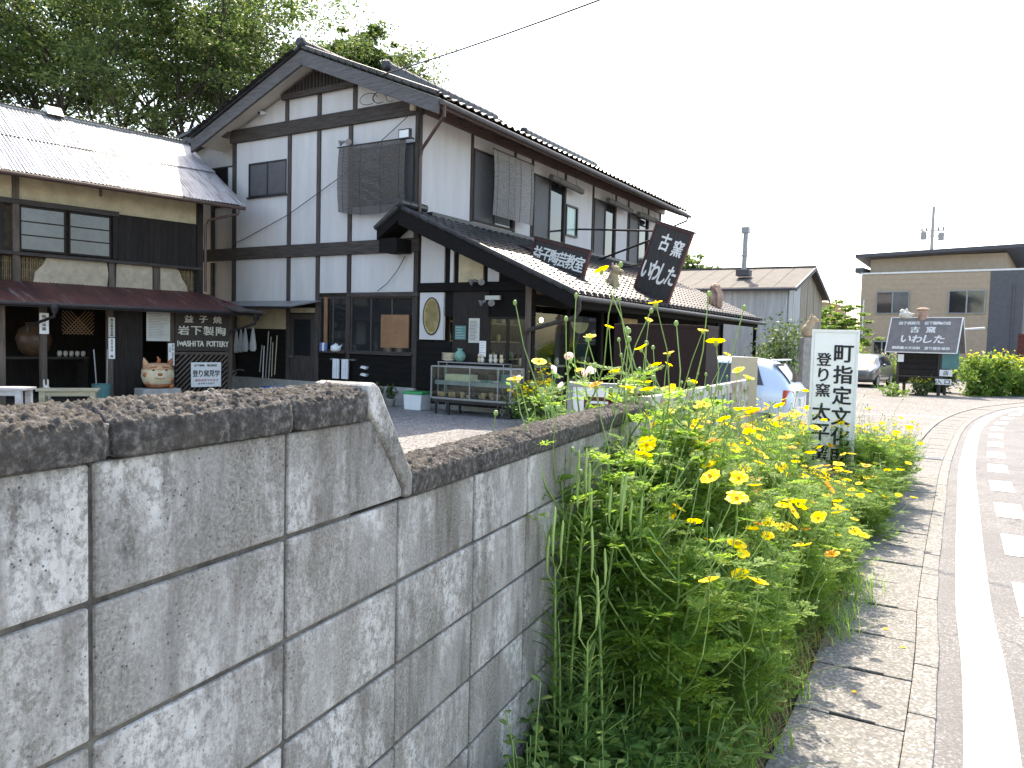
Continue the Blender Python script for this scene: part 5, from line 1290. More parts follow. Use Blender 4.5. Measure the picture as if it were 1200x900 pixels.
# ================================================================ yard edge: gate, boards, cars, signs
gate = thing('sliding_gate', 'rusty white barred gate continuing the block wall behind the flowers', 'gate', (.78, 4.33, 0), R(90-26.9))
gx0, gx1 = .06, 2.98
for z, h_ in ((1.17, .085), (.12, .07)): MB().box(gx0, gx1, .03, .075, z, z+h_).build('rail', 'gate', gate, bevel=.004)
x = gx0
while x < gx1-.02: MB().box(x, x+.020, .048, .058, .19, 1.17).build('bar', 'gate', gate); x += .128
for x in (gx0-.05, gx1): MB().box(x, x+.05, .025, .08, .05, 1.26).build('stile', 'gate', gate, bevel=.004)
tag(MB().box(-.118, .118, -.04, .04, 0, 1.455).build('catch_post', 'tan_panel', None, bevel=.006, loc=(2.15, 7.28, 0), rot=(0, 0, R(-18))), 'plain tan panel post at the end of the barred gate', 'post')
wbd = thing('leaning_board', 'white board in a grey frame standing behind the wall coping', 'board', (.60, 6.2, 0), R(-16))
MB().box(-.12, .36, 0, .03, .35, 1.20).build('panel', 'white_board', wbd); MB().box(-.16, .40, -.012, .04, 1.20, 1.235).box(-.16, -.12, -.012, .04, .0, 1.20).box(.36, .40, -.012, .04, .0, 1.20).build('frame', 'grey_metal', wbd, bevel=.003)
rb = thing('rusty_rack', 'rusty metal rack stacked against the white board', 'rack', (.55, 5.75, 0), R(-16))
for a, b, z in ((-.02, .20, 1.125), (.16, .40, 1.165)):
    MB().box(a, b, 0, .03, z, z+.03).box(a, a+.03, 0, .03, .2, z).box(b-.03, b, 0, .03, .2, z).build('angle_frame', 'rust_red', rb); MB().box(a+.03, b-.03, .01, .02, .5, z-.02).build('sheet', 'rusty', rb)
# brown folding screen
scr = thing('folding_screen', 'tall dark brown metal folding screen before the shop', 'screen', (0, 0, 0), 0)
pl_ = [(1.60, 12.35), (1.83, 11.95), (2.38, 11.75), (2.92, 11.95), (3.25, 12.55)]
for a, b in zip(pl_[:-1], pl_[1:]):
    a, b = np.array(a), np.array(b); d = (b-a)/np.linalg.norm(b-a); L_ = np.linalg.norm(b-a)
    t_ = MB().box(.004, L_-.004, -.02, .02, .04, 1.84).box(0, L_, -.028, .028, 1.80, 1.855)
    t_.build('screen_panel', 'brown_metal', scr, loc=(a[0], a[1], 0), rot=(0, 0, math.atan2(d[1], d[0])), bevel=.004)
    MB().tube([(b[0], b[1], .02), (b[0], b[1], 1.85)], .022, 8).build('hinge_post', 'brown_metal', scr)
# pillar sign
pyl = thing('pillar_sign', 'tall white pillar sign lettered in black brush script among the flowers', 'sign', (3.40, 8.30, 0), R(-26))
MB().box(-.205, .205, -.035, .035, 0, 1.72).build('panel', 'white_board', pyl, bevel=.004)
fr = MB().box(-.232, .232, -.042, .042, 1.72, 1.75)
for x in (-.232, .205): fr.box(x, x+.027, -.042, .042, 0, 1.72)
fr.build('frame', 'white_metal', pyl, bevel=.003)
its = column('町指定文化財', .090, 1.61, .30, .18)+column('登り窯', -.100, 1.52, 1.03, .14)+column('太平窯', -.105, .99, .33, .175)
letters(its, 'ink', pyl, .032, .003, loc=(0, -.036, 0))
# cars
def car(name, label, loc, yaw, paint, scale=(1, 1, 1), lamps='tail_lamp'):
    t = thing(name, label, 'car', loc, R(90)-R(yaw)); t.scale = scale
    st = [(0.0, .34, .66, .78, .82, .60), (.05, .24, .715, .84, .90, .62), (.16, .2, .735, .87, 1.08, .60), (.38, .19, .74, .89, 1.33, .57), (.75, .19, .74, .89, 1.40, .56), (1.45, .19, .74, .89, 1.42, .56),
          (2.05, .19, .74, .89, 1.36, .56), (2.40, .19, .74, .89, 1.14, .60), (2.66, .19, .735, .88, .96, .62), (3.05, .2, .71, .82, .88, .58), (3.28, .24, .66, .72, .76, .52), (3.38, .32, .56, .60, .62, .46)]
    V = []; 
    def sec(x, zb, w_, zt, zr_, wt): 
        h = [(.0, zb), (w_*.90, zb), (w_, zb+.14), (w_*1.005, zt*.82), (w_*.985, zt), (wt, zr_-.05), (wt*.72, zr_), (0, zr_+.012)]
        return [(x, y, z) for y, z in h]+[(x, -y, z) for y, z in h[-2:0:-1]]
    for s_ in st: V += sec(*s_)
    m_ = 14; n_ = len(st)
    F = [(i*m_+j, i*m_+(j+1) % m_, (i+1)*m_+(j+1) % m_, (i+1)*m_+j) for i in range(n_-1) for j in range(m_)]
    F += [tuple(range(m_))[::-1], tuple((n_-1)*m_+j for j in range(m_))]
    b_ = MB().add(V, F).build('body', paint, t, smooth=True); ss = b_.modifiers.new('s', 'SUBSURF'); ss.levels = 2; ss.render_levels = 2
    xs = [s_[0] for s_ in st]
    def at(x, f):
        zt = np.interp(x, xs, [s_[3] for s_ in st]); zr_ = np.interp(x, xs, [s_[4] for s_ in st])-.05
        y0 = np.interp(x, xs, [s_[2] for s_ in st])*.985; y1 = np.interp(x, xs, [s_[5] for s_ in st])
        return (x, y0+(y1-y0)*f-.004+.012*math.sin(f*math.pi), zt+(zr_-zt)*f)
    for sg in (1, -1):
        for xa, xb, sl0, sl1 in ((.50, .92, .13, 0), (.98, 1.62, 0, 0), (1.68, 2.30, 0, -.30)):
            N_ = 7; vs = []
            for i in range(N_):
                for j in range(5):
                    f = .10+.76*j/4; x0 = xa+sl0*j/4; x1 = xb+sl1*j/4; p = at(x0+(x1-x0)*i/(N_-1), f); vs.append((p[0], sg*(p[1]+.008), p[2]))
            fs = [(i*5+j, i*5+j+1, i*5+j+6, i*5+j+5)[::sg] for i in range(N_-1) for j in range(4)]
            MB().add(vs, fs).build('side_window', 'glass', t, smooth=True)
        for wx in (.58, 2.72):
            wh = MB().tube([(wx, sg*.60, .275), (wx, sg*.735, .275)], .275, 24).build('wheel', 'rubber', t, bevel=.02)
            MB().tube([(wx, sg*.70, .275), (wx, sg*.742, .275)], .175, 16).build('rim', 'grey_metal', wh)
        MB().tube([(.55, sg*.62, .08), (.6, sg*.62, .1)], .02, 6).build('mud_flap', 'rubber', t)
        lp = [(.03, sg*.60, .60), (.03, sg*.60, .84), (.12, sg*.735, .86), (.15, sg*.745, .60)]
        MB().add([(x-.012, y*1.0, z) for x, y, z in lp]+[(x+.05, y*.985, z) for x, y, z in lp], [(0, 1, 2, 3), (7, 6, 5, 4), (0, 4, 5, 1), (1, 5, 6, 2), (2, 6, 7, 3), (3, 7, 4, 0)]).build('tail_lamp', lamps, t)
        MB().add([(3.30, sg*.45, .62), (3.30, sg*.45, .72), (3.10, sg*.66, .78), (3.15, sg*.68, .64)], [(0, 1, 2, 3)]).build('headlight', 'white_plastic', t)
        MB().ell((2.15, sg*.82, .93), (.05, .08, .06), 8, 6).build('mirror', paint, t, smooth=True)
        for hx in (1.05, 1.72): MB().box(hx, hx+.14, sg*.742-.012, sg*.742+.012, .76, .785).build('door_handle', paint, t, bevel=.004)
    for (xa, fa, xb, fb, nm) in ((.10, .10, .36, .86, 'rear_window'), (2.62, .05, 2.12, .86, 'windscreen')):
        vs = []
        for i in range(6):
            f = i/5; x = xa+(xb-xa)*f; zt = np.interp(x, xs, [s_[4] for s_ in st])+.004; wt = np.interp(x, xs, [s_[5] for s_ in st])*.86
            for j in range(5): q = j/2-1; vs.append((x-.012 if nm == 'rear_window' else x+.012, q*wt, zt-.012*q*q))
        MB().add(vs, [(i*5+j, i*5+j+1, i*5+j+6, i*5+j+5) for i in range(5) for j in range(4)]).build(nm, 'glass', t, smooth=True)
    MB().box(.28, .44, -.52, .52, 1.36, 1.385).build('spoiler', paint, t, bevel=.01)
    MB().box(-.015, .03, -.16, .16, .56, .70).build('number_plate', 'white_plastic', t)
    return t
car('parked_car', 'light blue hatchback parked behind the barred gate', (5.08, 13.75, 0), -60, 'car_blue', (1, 1, .97))
car('parked_car', 'silver grey hatchback parked at the far side of the gravel', (16.35, 35.4, 0), 217, 'car_grey', (1.12, 1.08, .98))
# dog statue on a post
tag(MB().box(-.16, .16, -.16, .16, 0, 1.85).build('stone_post', 'stone', None, bevel=.02, loc=(8.15, 21.8, 0)), 'stone post carrying the ceramic dog by the shrub', 'post')
fused('ceramic_dog', 'brown ceramic dog sitting on a post behind the white pillar sign', 'statue',
      [((0, 0, .18), (.17, .14, .20)), ((.05, 0, .34), (.12, .11, .17), ('Y', 15)), ((.12, 0, .50), (.11, .10, .10)), ((.23, 0, .47), (.08, .06, .05)), ((.08, .07, .60), (.03, .03, .06)), ((.08, -.07, .60), (.03, .03, .06)), ((.13, .08, .1), (.05, .05, .12)), ((.13, -.08, .1), (.05, .05, .12))], 'statue_tan', (8.15, 21.8, 1.85), R(-10), .018)
# ---- corrugated warehouse with a flue
wh_ = thing('warehouse', 'grey corrugated warehouse with a slate roof behind the shop', 'warehouse', (11.1, 32.0, 0), R(-30))
WL, WD, WE, WRZ = 17, 8.2, 4.02, 5.12
MB().box(-WL, 0, 0, WD, 0, WE).build('wall', 'shed_metal', wh_)
x = -WL
n_ = int(WL/.9)
for k in range(n_):
    V = []; 
    for j in range(2):
        for i in range(13): xx = -WL+k*WL/n_+(WL/n_-.01)*i/12; V.append((xx, -.03-.018*(i % 2), .05 if j == 0 else WE-.02))
    link('wall_sheet', np_mesh('wall_sheet', V, [(i, i+1, 14+i, 13+i) for i in range(12)], 'shed_metal'), wh_)
MB().prism([(0, WE), (WD, WE), (WD/2, WRZ)], -WL, 0, 'x').build('gable_core', 'shed_wood', wh_)
for k in range(10):
    y0, y1 = k*WD/10, (k+1)*WD/10-.012; zt = lambda y: WE+(WRZ-WE)*(1-abs(y-WD/2)/(WD/2))-.03
    MB().prism([(y0, .05), (y1, .05), (y1, zt(y1)), (y0, zt(y0))], .0+.02, .05+.015*(k % 2), 'x').build('gable_sheet', 'shed_metal' if k < 3 else 'shed_wood', wh_)
for sgn in (0, 1):
    y0, y1 = (-.35, WD/2) if sgn == 0 else (WD+.35, WD/2)
    z0 = WE-.35*(WRZ-WE)/(WD/2)
    for k in range(20):
        xa, xb = -WL+k*(WL+.35)/20, -WL+(k+1)*(WL+.35)/20-.02
        MB().add([(xa, y0, z0+.06), (xb, y0, z0+.06), (xb, y1, WRZ+.06), (xa, y1, WRZ+.06), (xa, y0, z0), (xb, y0, z0), (xb, y1, WRZ), (xa, y1, WRZ)], [(0, 1, 2, 3), (7, 6, 5, 4), (0, 4, 5, 1), (1, 5, 6, 2), (3, 2, 6, 7), (0, 3, 7, 4)]).build('roof_sheet', 'slate_roof', wh_)
MB().box(-WL, .36, WD/2-.10, WD/2+.10, WRZ+.03, WRZ+.12).build('ridge_cap', 'slate_roof', wh_)
for y0, y1 in ((-.38, WD/2), (WD+.38, WD/2)): MB().bar((.36, y0, WE-.13), (.36, y1, WRZ-.02), .05, .16).build('verge_board', 'roof_dark', wh_)
MB().tube([(-WL, -.42, WE-.10), (.36, -.42, WE-.12)], .06, 8).build('gutter', 'roof_dark', wh_)
fl_ = thing('flue_pipe', 'tall grey metal flue pipe with square cowl on the warehouse roof', 'chimney', (10.02, 34.6, 4.95), R(-30))
MB().tube([(0, 0, -.25), (0.02, 0, 1.55)], .11, 12).build('pipe', 'grey_metal', fl_); MB().box(-.15, .17, -.16, .16, 1.55, 1.80).build('cowl', 'grey_metal', fl_); MB().box(-.28, .28, -.28, .28, -.32, -.06).build('flashing', 'roof_dark', fl_)
MB().tube([(0, 0, .55), (0, 0, .60)], .15, 12).build('collar', 'grey_metal', fl_)
# shed further back
sh_ = thing('tin_shed', 'low tin-roofed shed between the warehouse and the beige building', 'shed', (19.5, 52, 0), R(-35))
MB().box(-9, 1, 0, 6, 0, 4.6).build('wall', 'cream_plaster', sh_); MB().box(-9, 1.05, -.06, .0, 2.6, 3.9).build('opening', 'painted_shade', sh_)  # opening is a solid slab; the dark inside is painted as its colour
V = []
for j in range(2):
    for i in range(121): V.append((-9.4+i*.09, -.6 if j == 0 else 6.5, 4.85+.04*(i % 2)+(.9 if j else 0)))
link('roof', np_mesh('roof', V, [(i, i+1, 122+i, 121+i) for i in range(120)], 'zinc'), sh_)
# ---- beige two-storey building
bb = thing('beige_building', 'beige two-storey building with flat dark roof and grey corner', 'building', (28.05, 43.5, 0), R(-38))
BW, BD = 8.45, 9.0           # front runs towards -x
MB().box(-BW, 0, .0, BD, 0, 6.15).build('wall', 'beige_siding', bb)
for k in range(20): MB().box(-BW-.01, -1.62, -.016, -.0, .10+k*.30, .10+k*.30+.292).build('siding_course', 'beige_siding', bb)
MB().box(-1.60, .03, -.03, BD, 0, 6.16).build('corner_block', 'grey_siding', bb)
MB().box(-BW-.06, .06, -.05, BD, 6.16, 6.26).build('parapet', 'white_metal', bb)
MB().box(-BW+.25, -1.0, .9, BD-.4, 6.26, 7.25).build('upper_wall', 'beige_siding', bb)
MB().add([(-BW-.45, .0, 7.22), (.15, .0, 7.42), (.15, BD, 6.62), (-BW-.45, BD, 6.42), (-BW-.45, .0, 7.42), (.15, .0, 7.62), (.15, BD, 6.82), (-BW-.45, BD, 6.62)], [(3, 2, 1, 0), (4, 5, 6, 7), (0, 1, 5, 4), (1, 2, 6, 5), (2, 3, 7, 6), (3, 0, 4, 7)]).build('roof', 'roof_dark', bb)
MB().box(-BW-.5, -BW+.0, .3, 5, 6.32, 6.62).build('side_roof', 'roof_dark', bb)
def bwin(x0, x1, z0, z1, mats, y=-.02):
    f = MB(); t_ = .06
    f.box(x0, x1, y-.06, y, z0, z0+t_).box(x0, x1, y-.06, y, z1-t_, z1).box(x0, x0+t_, y-.06, y, z0+t_, z1-t_).box(x1-t_, x1, y-.06, y, z0+t_, z1-t_).box((x0+x1)/2-.04, (x0+x1)/2+.04, y-.055, y, z0+t_, z1-t_)
    wf = f.build('window', 'grey_metal', bb); m = (x0+x1)/2
    MB().box(x0+t_, m-.04, y-.03, y-.01, z0+t_, z1-t_).build('pane', mats[0], wf); MB().box(m+.04, x1-t_, y-.02, y-.005, z0+t_, z1-t_).build('pane', mats[1], wf)
bwin(-7.55, -5.7, 3.75, 5.1, ('glass', 'frosted')); bwin(-3.65, -1.78, 3.75, 5.1, ('glass', 'glass')); bwin(-7.6, -6.6, 1.1, 2.1, ('glass', 'glass'))
wf = MB().box(.03, .07, 1.2, 1.9, 3.7, 4.9).build('window', 'grey_metal', bb); MB().box(.07, .08, 1.26, 1.55, 3.76, 4.84).build('pane', 'glass', wf); MB().box(.07, .08, 1.58, 1.84, 3.76, 4.84).build('pane', 'frosted', wf)
wf = MB().box(.03, .07, 2.0, 2.7, .3, 2.2).build('door', 'grey_metal', bb); MB().box(.07, .08, 2.08, 2.62, .8, 2.1).build('pane', 'glass', wf)
MB().tube([(-8.25, -.08, .1), (-8.25, -.08, 4.6)], .045, 8).build('downpipe', 'white_metal', bb); MB().tube([(-.45, -.08, .1), (-.45, -.08, 5.4)], .04, 8).build('downpipe', 'grey_siding', bb)
# houses beyond at the edge of the picture
nh = thing('neighbour_house', 'pale house with wooden fence beyond the beige building', 'house', (34.5, 46.5, 0), R(-40))
MB().box(0, 8, 0, 7, 0, 4.2).build('wall', 'cream_plaster', nh); MB().prism([(-.4, 4.2), (7.4, 4.2), (3.5, 6.0)], -.4, 8.4, 'x').build('roof', 'roof_dark', nh)
MB().box(.4, 1.6, -.05, 0, 2.6, 3.8).build('window', 'frosted', nh)
wfn = thing('board_fence', 'light brown board fence at the edge of the neighbour plot', 'fence', (30.6, 41.5, 0), R(-40))
for k in range(14): MB().box(k*.3, k*.3+.28, 0, .03, 0, 2.2).build('fence_board', 'orange_wood', wfn)
tag(MB().prism([(-.75, 0), (.75, 0), (.68, 1.9), (.2, 1.75), (-.7, 2.0)], -.03, .03).build('scrap_sheet', 'rust_red', None, loc=(25.2, 38.0, .55), rot=(0, 0, R(-38))), 'dark red rusty panel standing behind the flower hedge', 'panel')
# ---- roofed sign stand
sd_ = thing('roofed_sign_stand', 'dark wooden stand under a grey roof-shaped sign board beside the gravel', 'sign stand', (14.72, 28.1, 0), R(-42))
MB().add([(-1.18, -.52, 1.52), (1.14, -.52, 1.52), (1.14, -.48, 1.48), (-1.18, -.48, 1.48), (-1.18, .06, 2.74), (1.14, .06, 2.74), (1.14, .10, 2.70), (-1.18, .10, 2.70)], [(0, 3, 2, 1), (4, 5, 6, 7), (0, 1, 5, 4), (1, 2, 6, 5), (2, 3, 7, 6), (3, 0, 4, 7)]).build('front_board', 'stand_grey', sd_)
MB().add([(-1.18, .72, 1.52), (1.14, .72, 1.52), (1.14, .12, 2.72), (-1.18, .12, 2.72), (-1.18, .68, 1.50), (1.14, .68, 1.50), (1.14, .08, 2.70), (-1.18, .08, 2.70)], [(0, 1, 2, 3), (7, 6, 5, 4), (0, 4, 5, 1), (1, 5, 6, 2), (2, 6, 7, 3), (3, 7, 4, 0)]).build('back_board', 'stand_grey', sd_)
edge = MB()
for a, b in (((-1.18, -.53, 1.50), (1.14, -.53, 1.50)), ((-1.18, .05, 2.75), (1.14, .05, 2.75)), ((-1.18, -.53, 1.50), (-1.18, .05, 2.74)), ((1.14, -.53, 1.50), (1.14, .05, 2.74)), ((1.14, .72, 1.50), (1.14, .12, 2.74))): edge.bar(a, b, .035, .035)
edge.build('board_edge', 'white_metal', sd_)
MB().box(-.72, .62, -.35, .45, .45, 1.55).build('box_body', 'plank_wood', sd_)
for k in range(5):
    MB().box(-.74, .62, -.40, -.352, .5+k*.205, .69+k*.205).build('box_board', 'plank_wood', sd_)
for x in (-.8, .55): MB().box(x, x+.09, -.42, -.32, 0, 1.5).box(x, x+.09, .4, .48, 0, 1.5).build('leg', 'dark_wood', sd_)
MB().box(-.86, .70, -.46, -.40, .62, .69).build('rail', 'dark_wood', sd_)
sl_ang = math.atan2(1.22, .58)
its = row('益子焼窯元 岩下製陶の店', -.88, .82, 1.16, .125, wf=1)+[('古', -.30, .90, .30, .24), ('窯', .22, .90, .30, .24)]+[(ch, -.54+.36*i, .53, .33, .30, .12) for i, ch in enumerate('いわした')]+row('開業最大文化財 登り窯を保存', -.95, .92, .17, .11, wf=1)
lt = letters(its, 'letter_white', sd_, .04, .008)
lt.location = (-.02, -.535, 1.50); lt.rotation_euler = (-(math.pi/2-sl_ang), 0, 0)
for nm, lab, x0, x1, z0, z1, mt, ch in (('side_notice', 'x', .68, 1.20, .95, 1.62, 'teal_plastic', ''), ('side_notice', 'x', .62, 1.02, .70, .92, 'white_board', '店'), ('side_notice', 'x', .50, 1.00, .40, .60, 'white_board', '入口'), ('side_notice', 'x', -.76, -.56, 1.15, 1.42, 'white_board', '')):
    MB().box(x0, x1, -.46, -.44, z0, z1).build(nm, mt, sd_)
    if ch: letters([(c_, x0+(x1-x0)*(i+.5)/len(ch), (z0+z1)/2, .16, .15) for i, c_ in enumerate(ch)], 'ink', sd_, .02, .004, loc=(0, -.461, 0))
tag(MB().tube([(1.0, 0, 0), (1.6, -.2, .05)], .04, 8).build('stick_lamp', 'white_plastic', None, loc=(14.9, 28.05, 2.35), rot=(0, 0, R(-27))), 'white tube lamp sticking out beside the roofed sign stand', 'lamp')
c_, s_ = math.cos(R(-42)), math.sin(R(-42))
def sdw(x, y, z): return (14.72+x*c_-y*s_, 28.1+x*s_+y*c_, z)
fused('ceramic_bird', 'white ceramic bird on the ridge of the roofed sign stand', 'statue', [((0, 0, .12), (.22, .14, .14)), ((-.12, 0, .25), (.09, .08, .09)), ((.2, 0, .16), (.12, .05, .04)), ((.02, 0, .28), (.05, .04, .1))], 'glaze_white', sdw(-.72, .09, 2.72), R(-27), .02)
fused('ceramic_bust', 'brown ceramic bust on the ridge of the roofed sign stand', 'statue', [((0, 0, .20), (.18, .15, .22)), ((0, 0, .38), (.22, .18, .07)), ((-.02, -.14, .2), (.04, .05, .05)), ((0, 0, .05), (.12, .12, .1))], 'statue_pink', sdw(-.15, .08, 2.66), R(-27), .02)
# ---- utility pole
up_ = thing('utility_pole', 'distant concrete utility pole with crossarms above the beige building', 'pole', (39.4, 75, 0), R(-20))
MB().tube([(0, 0, 0), (.0, 0, 15.2)], [.22, .13], 12).build('pole', 'concrete', up_)
for z in (12.9, 12.4): MB().box(-1.0, 1.0, -.05, .05, z, z+.10).build('crossarm', 'grey_metal', up_)
for x in (-.9, -.5, .5, .9): MB().lathe([(.05, 0), (.09, .08), (.05, .16), (.09, .24), (.03, .3)], 8, (x, 0, 13.0)).build('insulator', 'black_metal', up_)
MB().lathe([(.01, 0), (.26, .02), (.28, .7), (.1, .8)], 12, (.75, 0, 12.0)).build('transformer', 'grey_metal', up_); MB().lathe([(.01, 0), (.26, .02), (.28, .7), (.1, .8)], 12, (-.75, 0, 12.1)).build('transformer', 'grey_metal', up_)
for k, (dx, z) in enumerate(((-.9, 13.3), (.9, 13.3), (.4, 12.45))):
    a = Vector((39.4+dx, 75, z)); b = Vector((-30, 118, z-.5)); pts = [a+(b-a)*t_-Vector((0, 0, 1.6*4*t_*(1-t_))) for t_ in np.linspace(0, 1, 16)]
    tag(MB().tube(pts, .012, 5).build('power_line', 'cable'), ('upper', 'middle', 'lowest')[k]+' faint power line from the distant utility pole', 'cable', 'power lines')

# ================================================================ trees, shrubs, flowers
def leaf_quads(C, size, flat=.5, asp=.55, rg=rng):
    """one folded leaf quad per centre, random facing; flat=1 lies level"""
    n = len(C); nrm = rg.normal(size=(n, 3)); nrm[:, 2] = np.abs(nrm[:, 2])+flat*2; nrm = hyp(nrm)
    t_ = hyp(np.cross(nrm, rg.normal(size=(n, 3)))); b_ = np.cross(nrm, t_)
    s_ = size*(.6+.8*rg.random((n, 1)))
    V = np.stack([C-t_*s_, C+b_*s_*asp, C+t_*s_, C-b_*s_*asp], 1).reshape(-1, 3)
    F = np.arange(4*n).reshape(-1, 4)
    return V, F
def tree(label, loc, height, spread, crown0, nclump, per, leaf, mat, seed, cat='tree', group=None, name='tree', trunk_r=.35, rise=.75, limbs=7):
    rg = np.random.default_rng(seed); rd = random.Random(seed)
    t = thing(name, label, cat, loc, 0, group)
    wood = MB(); tips = []
    fork = crown0*.75
    wood.tube([(0, 0, 0), (rd.uniform(-.2, .2), rd.uniform(-.2, .2), fork*.5), (rd.uniform(-.3, .3), rd.uniform(-.3, .3), fork)], [trunk_r*1.25, trunk_r, trunk_r*.85], 10)
    def grow(p, d, L, r, lev):
        pts = [p]; q = p.copy(); dd = d.copy()
        for k in range(4):
            dd = (dd+Vector((rd.uniform(-.18, .18), rd.uniform(-.18, .18), rd.uniform(-.05, .14)))).normalized(); q = q+dd*(L/4); pts.append(q.copy())
            if lev >= 2: tips.append((q.copy(), lev))
        wood.tube(pts, [r*(1-.55*k/4) for k in range(5)], 7 if lev < 2 else 5)
        if lev < 4:
            for k in range(3 if lev < 3 else 2):
                a = pts[rd.choice([2, 3, 4, 4])]; az = rd.uniform(0, 2*math.pi); sp = rd.uniform(.4, .85)
                nd = (dd+Vector((math.cos(az), math.sin(az), rd.uniform(-.15, .35)))*sp).normalized()
                grow(a, nd, L*rd.uniform(.58, .78), r*.5, lev+1)
    base = Vector((0, 0, fork))
    for k in range(limbs):
        az = 2*math.pi*k/limbs+rd.uniform(-.3, .3); tilt = rd.uniform(.35, .95)
        grow(base+Vector((0, 0, -rd.uniform(0, fork*.12))), Vector((math.cos(az)*math.sin(tilt), math.sin(az)*math.sin(tilt), math.cos(tilt)*rise+.15)).normalized(), height*.30*rd.uniform(.8, 1.15), trunk_r*.5, 1)
    wood.build('trunk', 'bark', t, smooth=True)
    T = np.array([p[:] for p, l in tips]); 
    # keep foliage inside an uneven crown
    cz = (crown0+height)/2
    e = np.sqrt((T[:, 0]/spread)**2+(T[:, 1]/spread)**2+((T[:, 2]-cz)/((height-crown0)/2*1.05))**2)
    T = T[e < 1.25]
    idx = rg.integers(0, len(T), nclump); C = T[idx]+rg.normal(size=(nclump, 3))*np.array([.55, .55, .30])*spread/9
    extra = rg.normal(size=(nclump//3, 3)); extra = hyp(extra)*(rg.random((nclump//3, 1))**.4)
    extra = extra*np.array([spread, spread, (height-crown0)/2])*.96+np.array([0, 0, cz]); C = np.vstack([C, extra])
    rad = spread*.062*(.6+.8*rg.random((len(C), 1, 1)))
    P = C[:, None, :]+rg.normal(size=(len(C), per, 3))*rad*np.array([1, 1, .30]); P = P.reshape(-1, 3)
    V, F = leaf_quads(P, leaf, .45, .5, rg)
    o = link('crown', np_mesh('crown', V, F, mat), t)
    return t
tree('great dark green tree towering over the workshop roof', (-22.5, 42, 0), 25, 9.5, 8.5, 400, 135, .11, 'leaf_tree', 3, group='trees behind the buildings')
tree('great green tree with open branches behind the white gable', (-16.0, 43, 0), 24, 9.0, 9, 390, 135, .11, 'leaf_tree', 5, group='trees behind the buildings')
tree('lighter green tree rising behind the ridge of the shop house', (-9.4, 48, 0), 20.3, 3.9, 11, 460, 150, .11, 'leaf_tree', 8, group='trees behind the buildings', trunk_r=.28)
tree('dark tree filling the sky beside the far end of the workshop', (-33, 44, 0), 24, 9, 7, 300, 110, .12, 'leaf_tree', 14, group='trees behind the buildings')
tree('leafy tree top showing over the warehouse ridge', (9.5, 50, 0), 7.6, 3.6, 4, 130, 50, .14, 'leaf_shrub', 9, trunk_r=.15)
tree('round bright green tree beside the beige building', (17.7, 44, 0), 4.9, 2.1, .9, 170, 60, .10, 'leaf_bright', 10, trunk_r=.10, rise=.6)
def shrub(label, loc, h_, r_, n, leaf, mat, seed, group=None, stems=9, name='shrub', flowers=None, nf=0, fs=.05, cat='shrub', flat=.1):
    rg = np.random.default_rng(seed); t = thing(name, label, cat, loc, 0, group); mb = MB(); cl = []
    for k in range(stems):
        az = rg.random()*6.28; ra = r_*rg.random()**.5; tp = Vector((math.cos(az)*ra, math.sin(az)*ra, h_*(.65+.4*rg.random())*(1-.35*(ra/r_)**2)))
        pts = [Vector((tp.x*.15, tp.y*.15, 0)), Vector((tp.x*.5, tp.y*.5, tp.z*.45)), Vector((tp.x*.85, tp.y*.85, tp.z*.8)), tp]
        mb.tube(pts, [.018, .013, .008, .004], 5)
        for f in np.linspace(.06, 1, 9):
            i = min(2, int(f*3)); q = pts[i].lerp(pts[i+1], f*3-i); cl.append(q[:])
    mb.build('stem', 'twig', t)
    cl = np.array(cl); P = cl[rg.integers(0, len(cl), n)]+rg.normal(size=(n, 3))*np.array([.14, .14, .12])*r_*1.3
    P[:, 2] = np.clip(P[:, 2], .02, None)
    V, F = leaf_quads(P, leaf, flat, .45, rg)
    link('foliage', np_mesh('foliage', V, F, mat), t)
    if flowers and nf:
        hi = P[np.argsort(-P[:, 2]-rg.random(n)*h_*.9)][:nf]+np.array([0, 0, .04])
        V, F = leaf_quads(hi, fs, 1.0, .9, rg); o = link('blossom', np_mesh('blossom', V, F, flowers), t); struct(o, 'stuff')
    return t
shrub('grey green shrub beside the shop eave post', (8.6, 25.2, 0), 2.55, 1.0, 2600, .06, 'leaf_shrub', 21, stems=14)
shrub('low shrub under the warehouse wall', (9.3, 28.8, 0), 1.6, 1.2, 1500, .06, 'leaf_shrub', 22)
shrub('dark shrub in the shade beside the light blue car', (7.6, 24.0, 0), 1.5, .8, 1300, .05, 'leaf_shrub', 23)
hedge = [(20.3, 37.8, 1.5, 1.0, 'petal_pink'), (18.8, 38.5, 1.5, 1.0, 'petal_pink'), (17.2, 39.6, 1.5, 1.1, 'petal_yellow'), (16.2, 30.0, 1.35, .75, None), (16.6, 28.0, 1.45, .75, 'petal_yellow'), (17.6, 28.6, 1.55, .8, 'petal_yellow'), (18.7, 29.0, 1.35, .8, 'petal_yellow'), (19.8, 29.2, 1.3, .8, 'petal_yellow'), (20.8, 29.6, 1.45, .85, 'petal_yellow'),
         (22.0, 30.2, 1.4, .9, 'petal_yellow'), (23.5, 31.0, 1.4, .9, 'petal_yellow'), (25.2, 31.8, 1.4, 1.0, 'petal_yellow'), (27.2, 33.0, 1.5, 1.0, 'petal_yellow')]
hl = ['pink-flecked bush before the beige building wall', 'pale pink flowering bush between the grey car and the sign stand', 'green bush behind the silver grey car', 'dark leafy bush hugging the side of the roofed sign stand', 'low green bush at the foot of the sign stand notices', 'bush thick with bright yellow flowers beside the sign stand', 'second yellow flowering bush along the road hedge',
      'third yellow flowering bush along the road hedge', 'yellow flowering bush before the rusty red panel', 'yellow flowering bush past the rusty red panel', 'flowering bush near the end of the road hedge', 'yellow bush where the hedge leaves the picture', 'outermost bush of the road hedge']
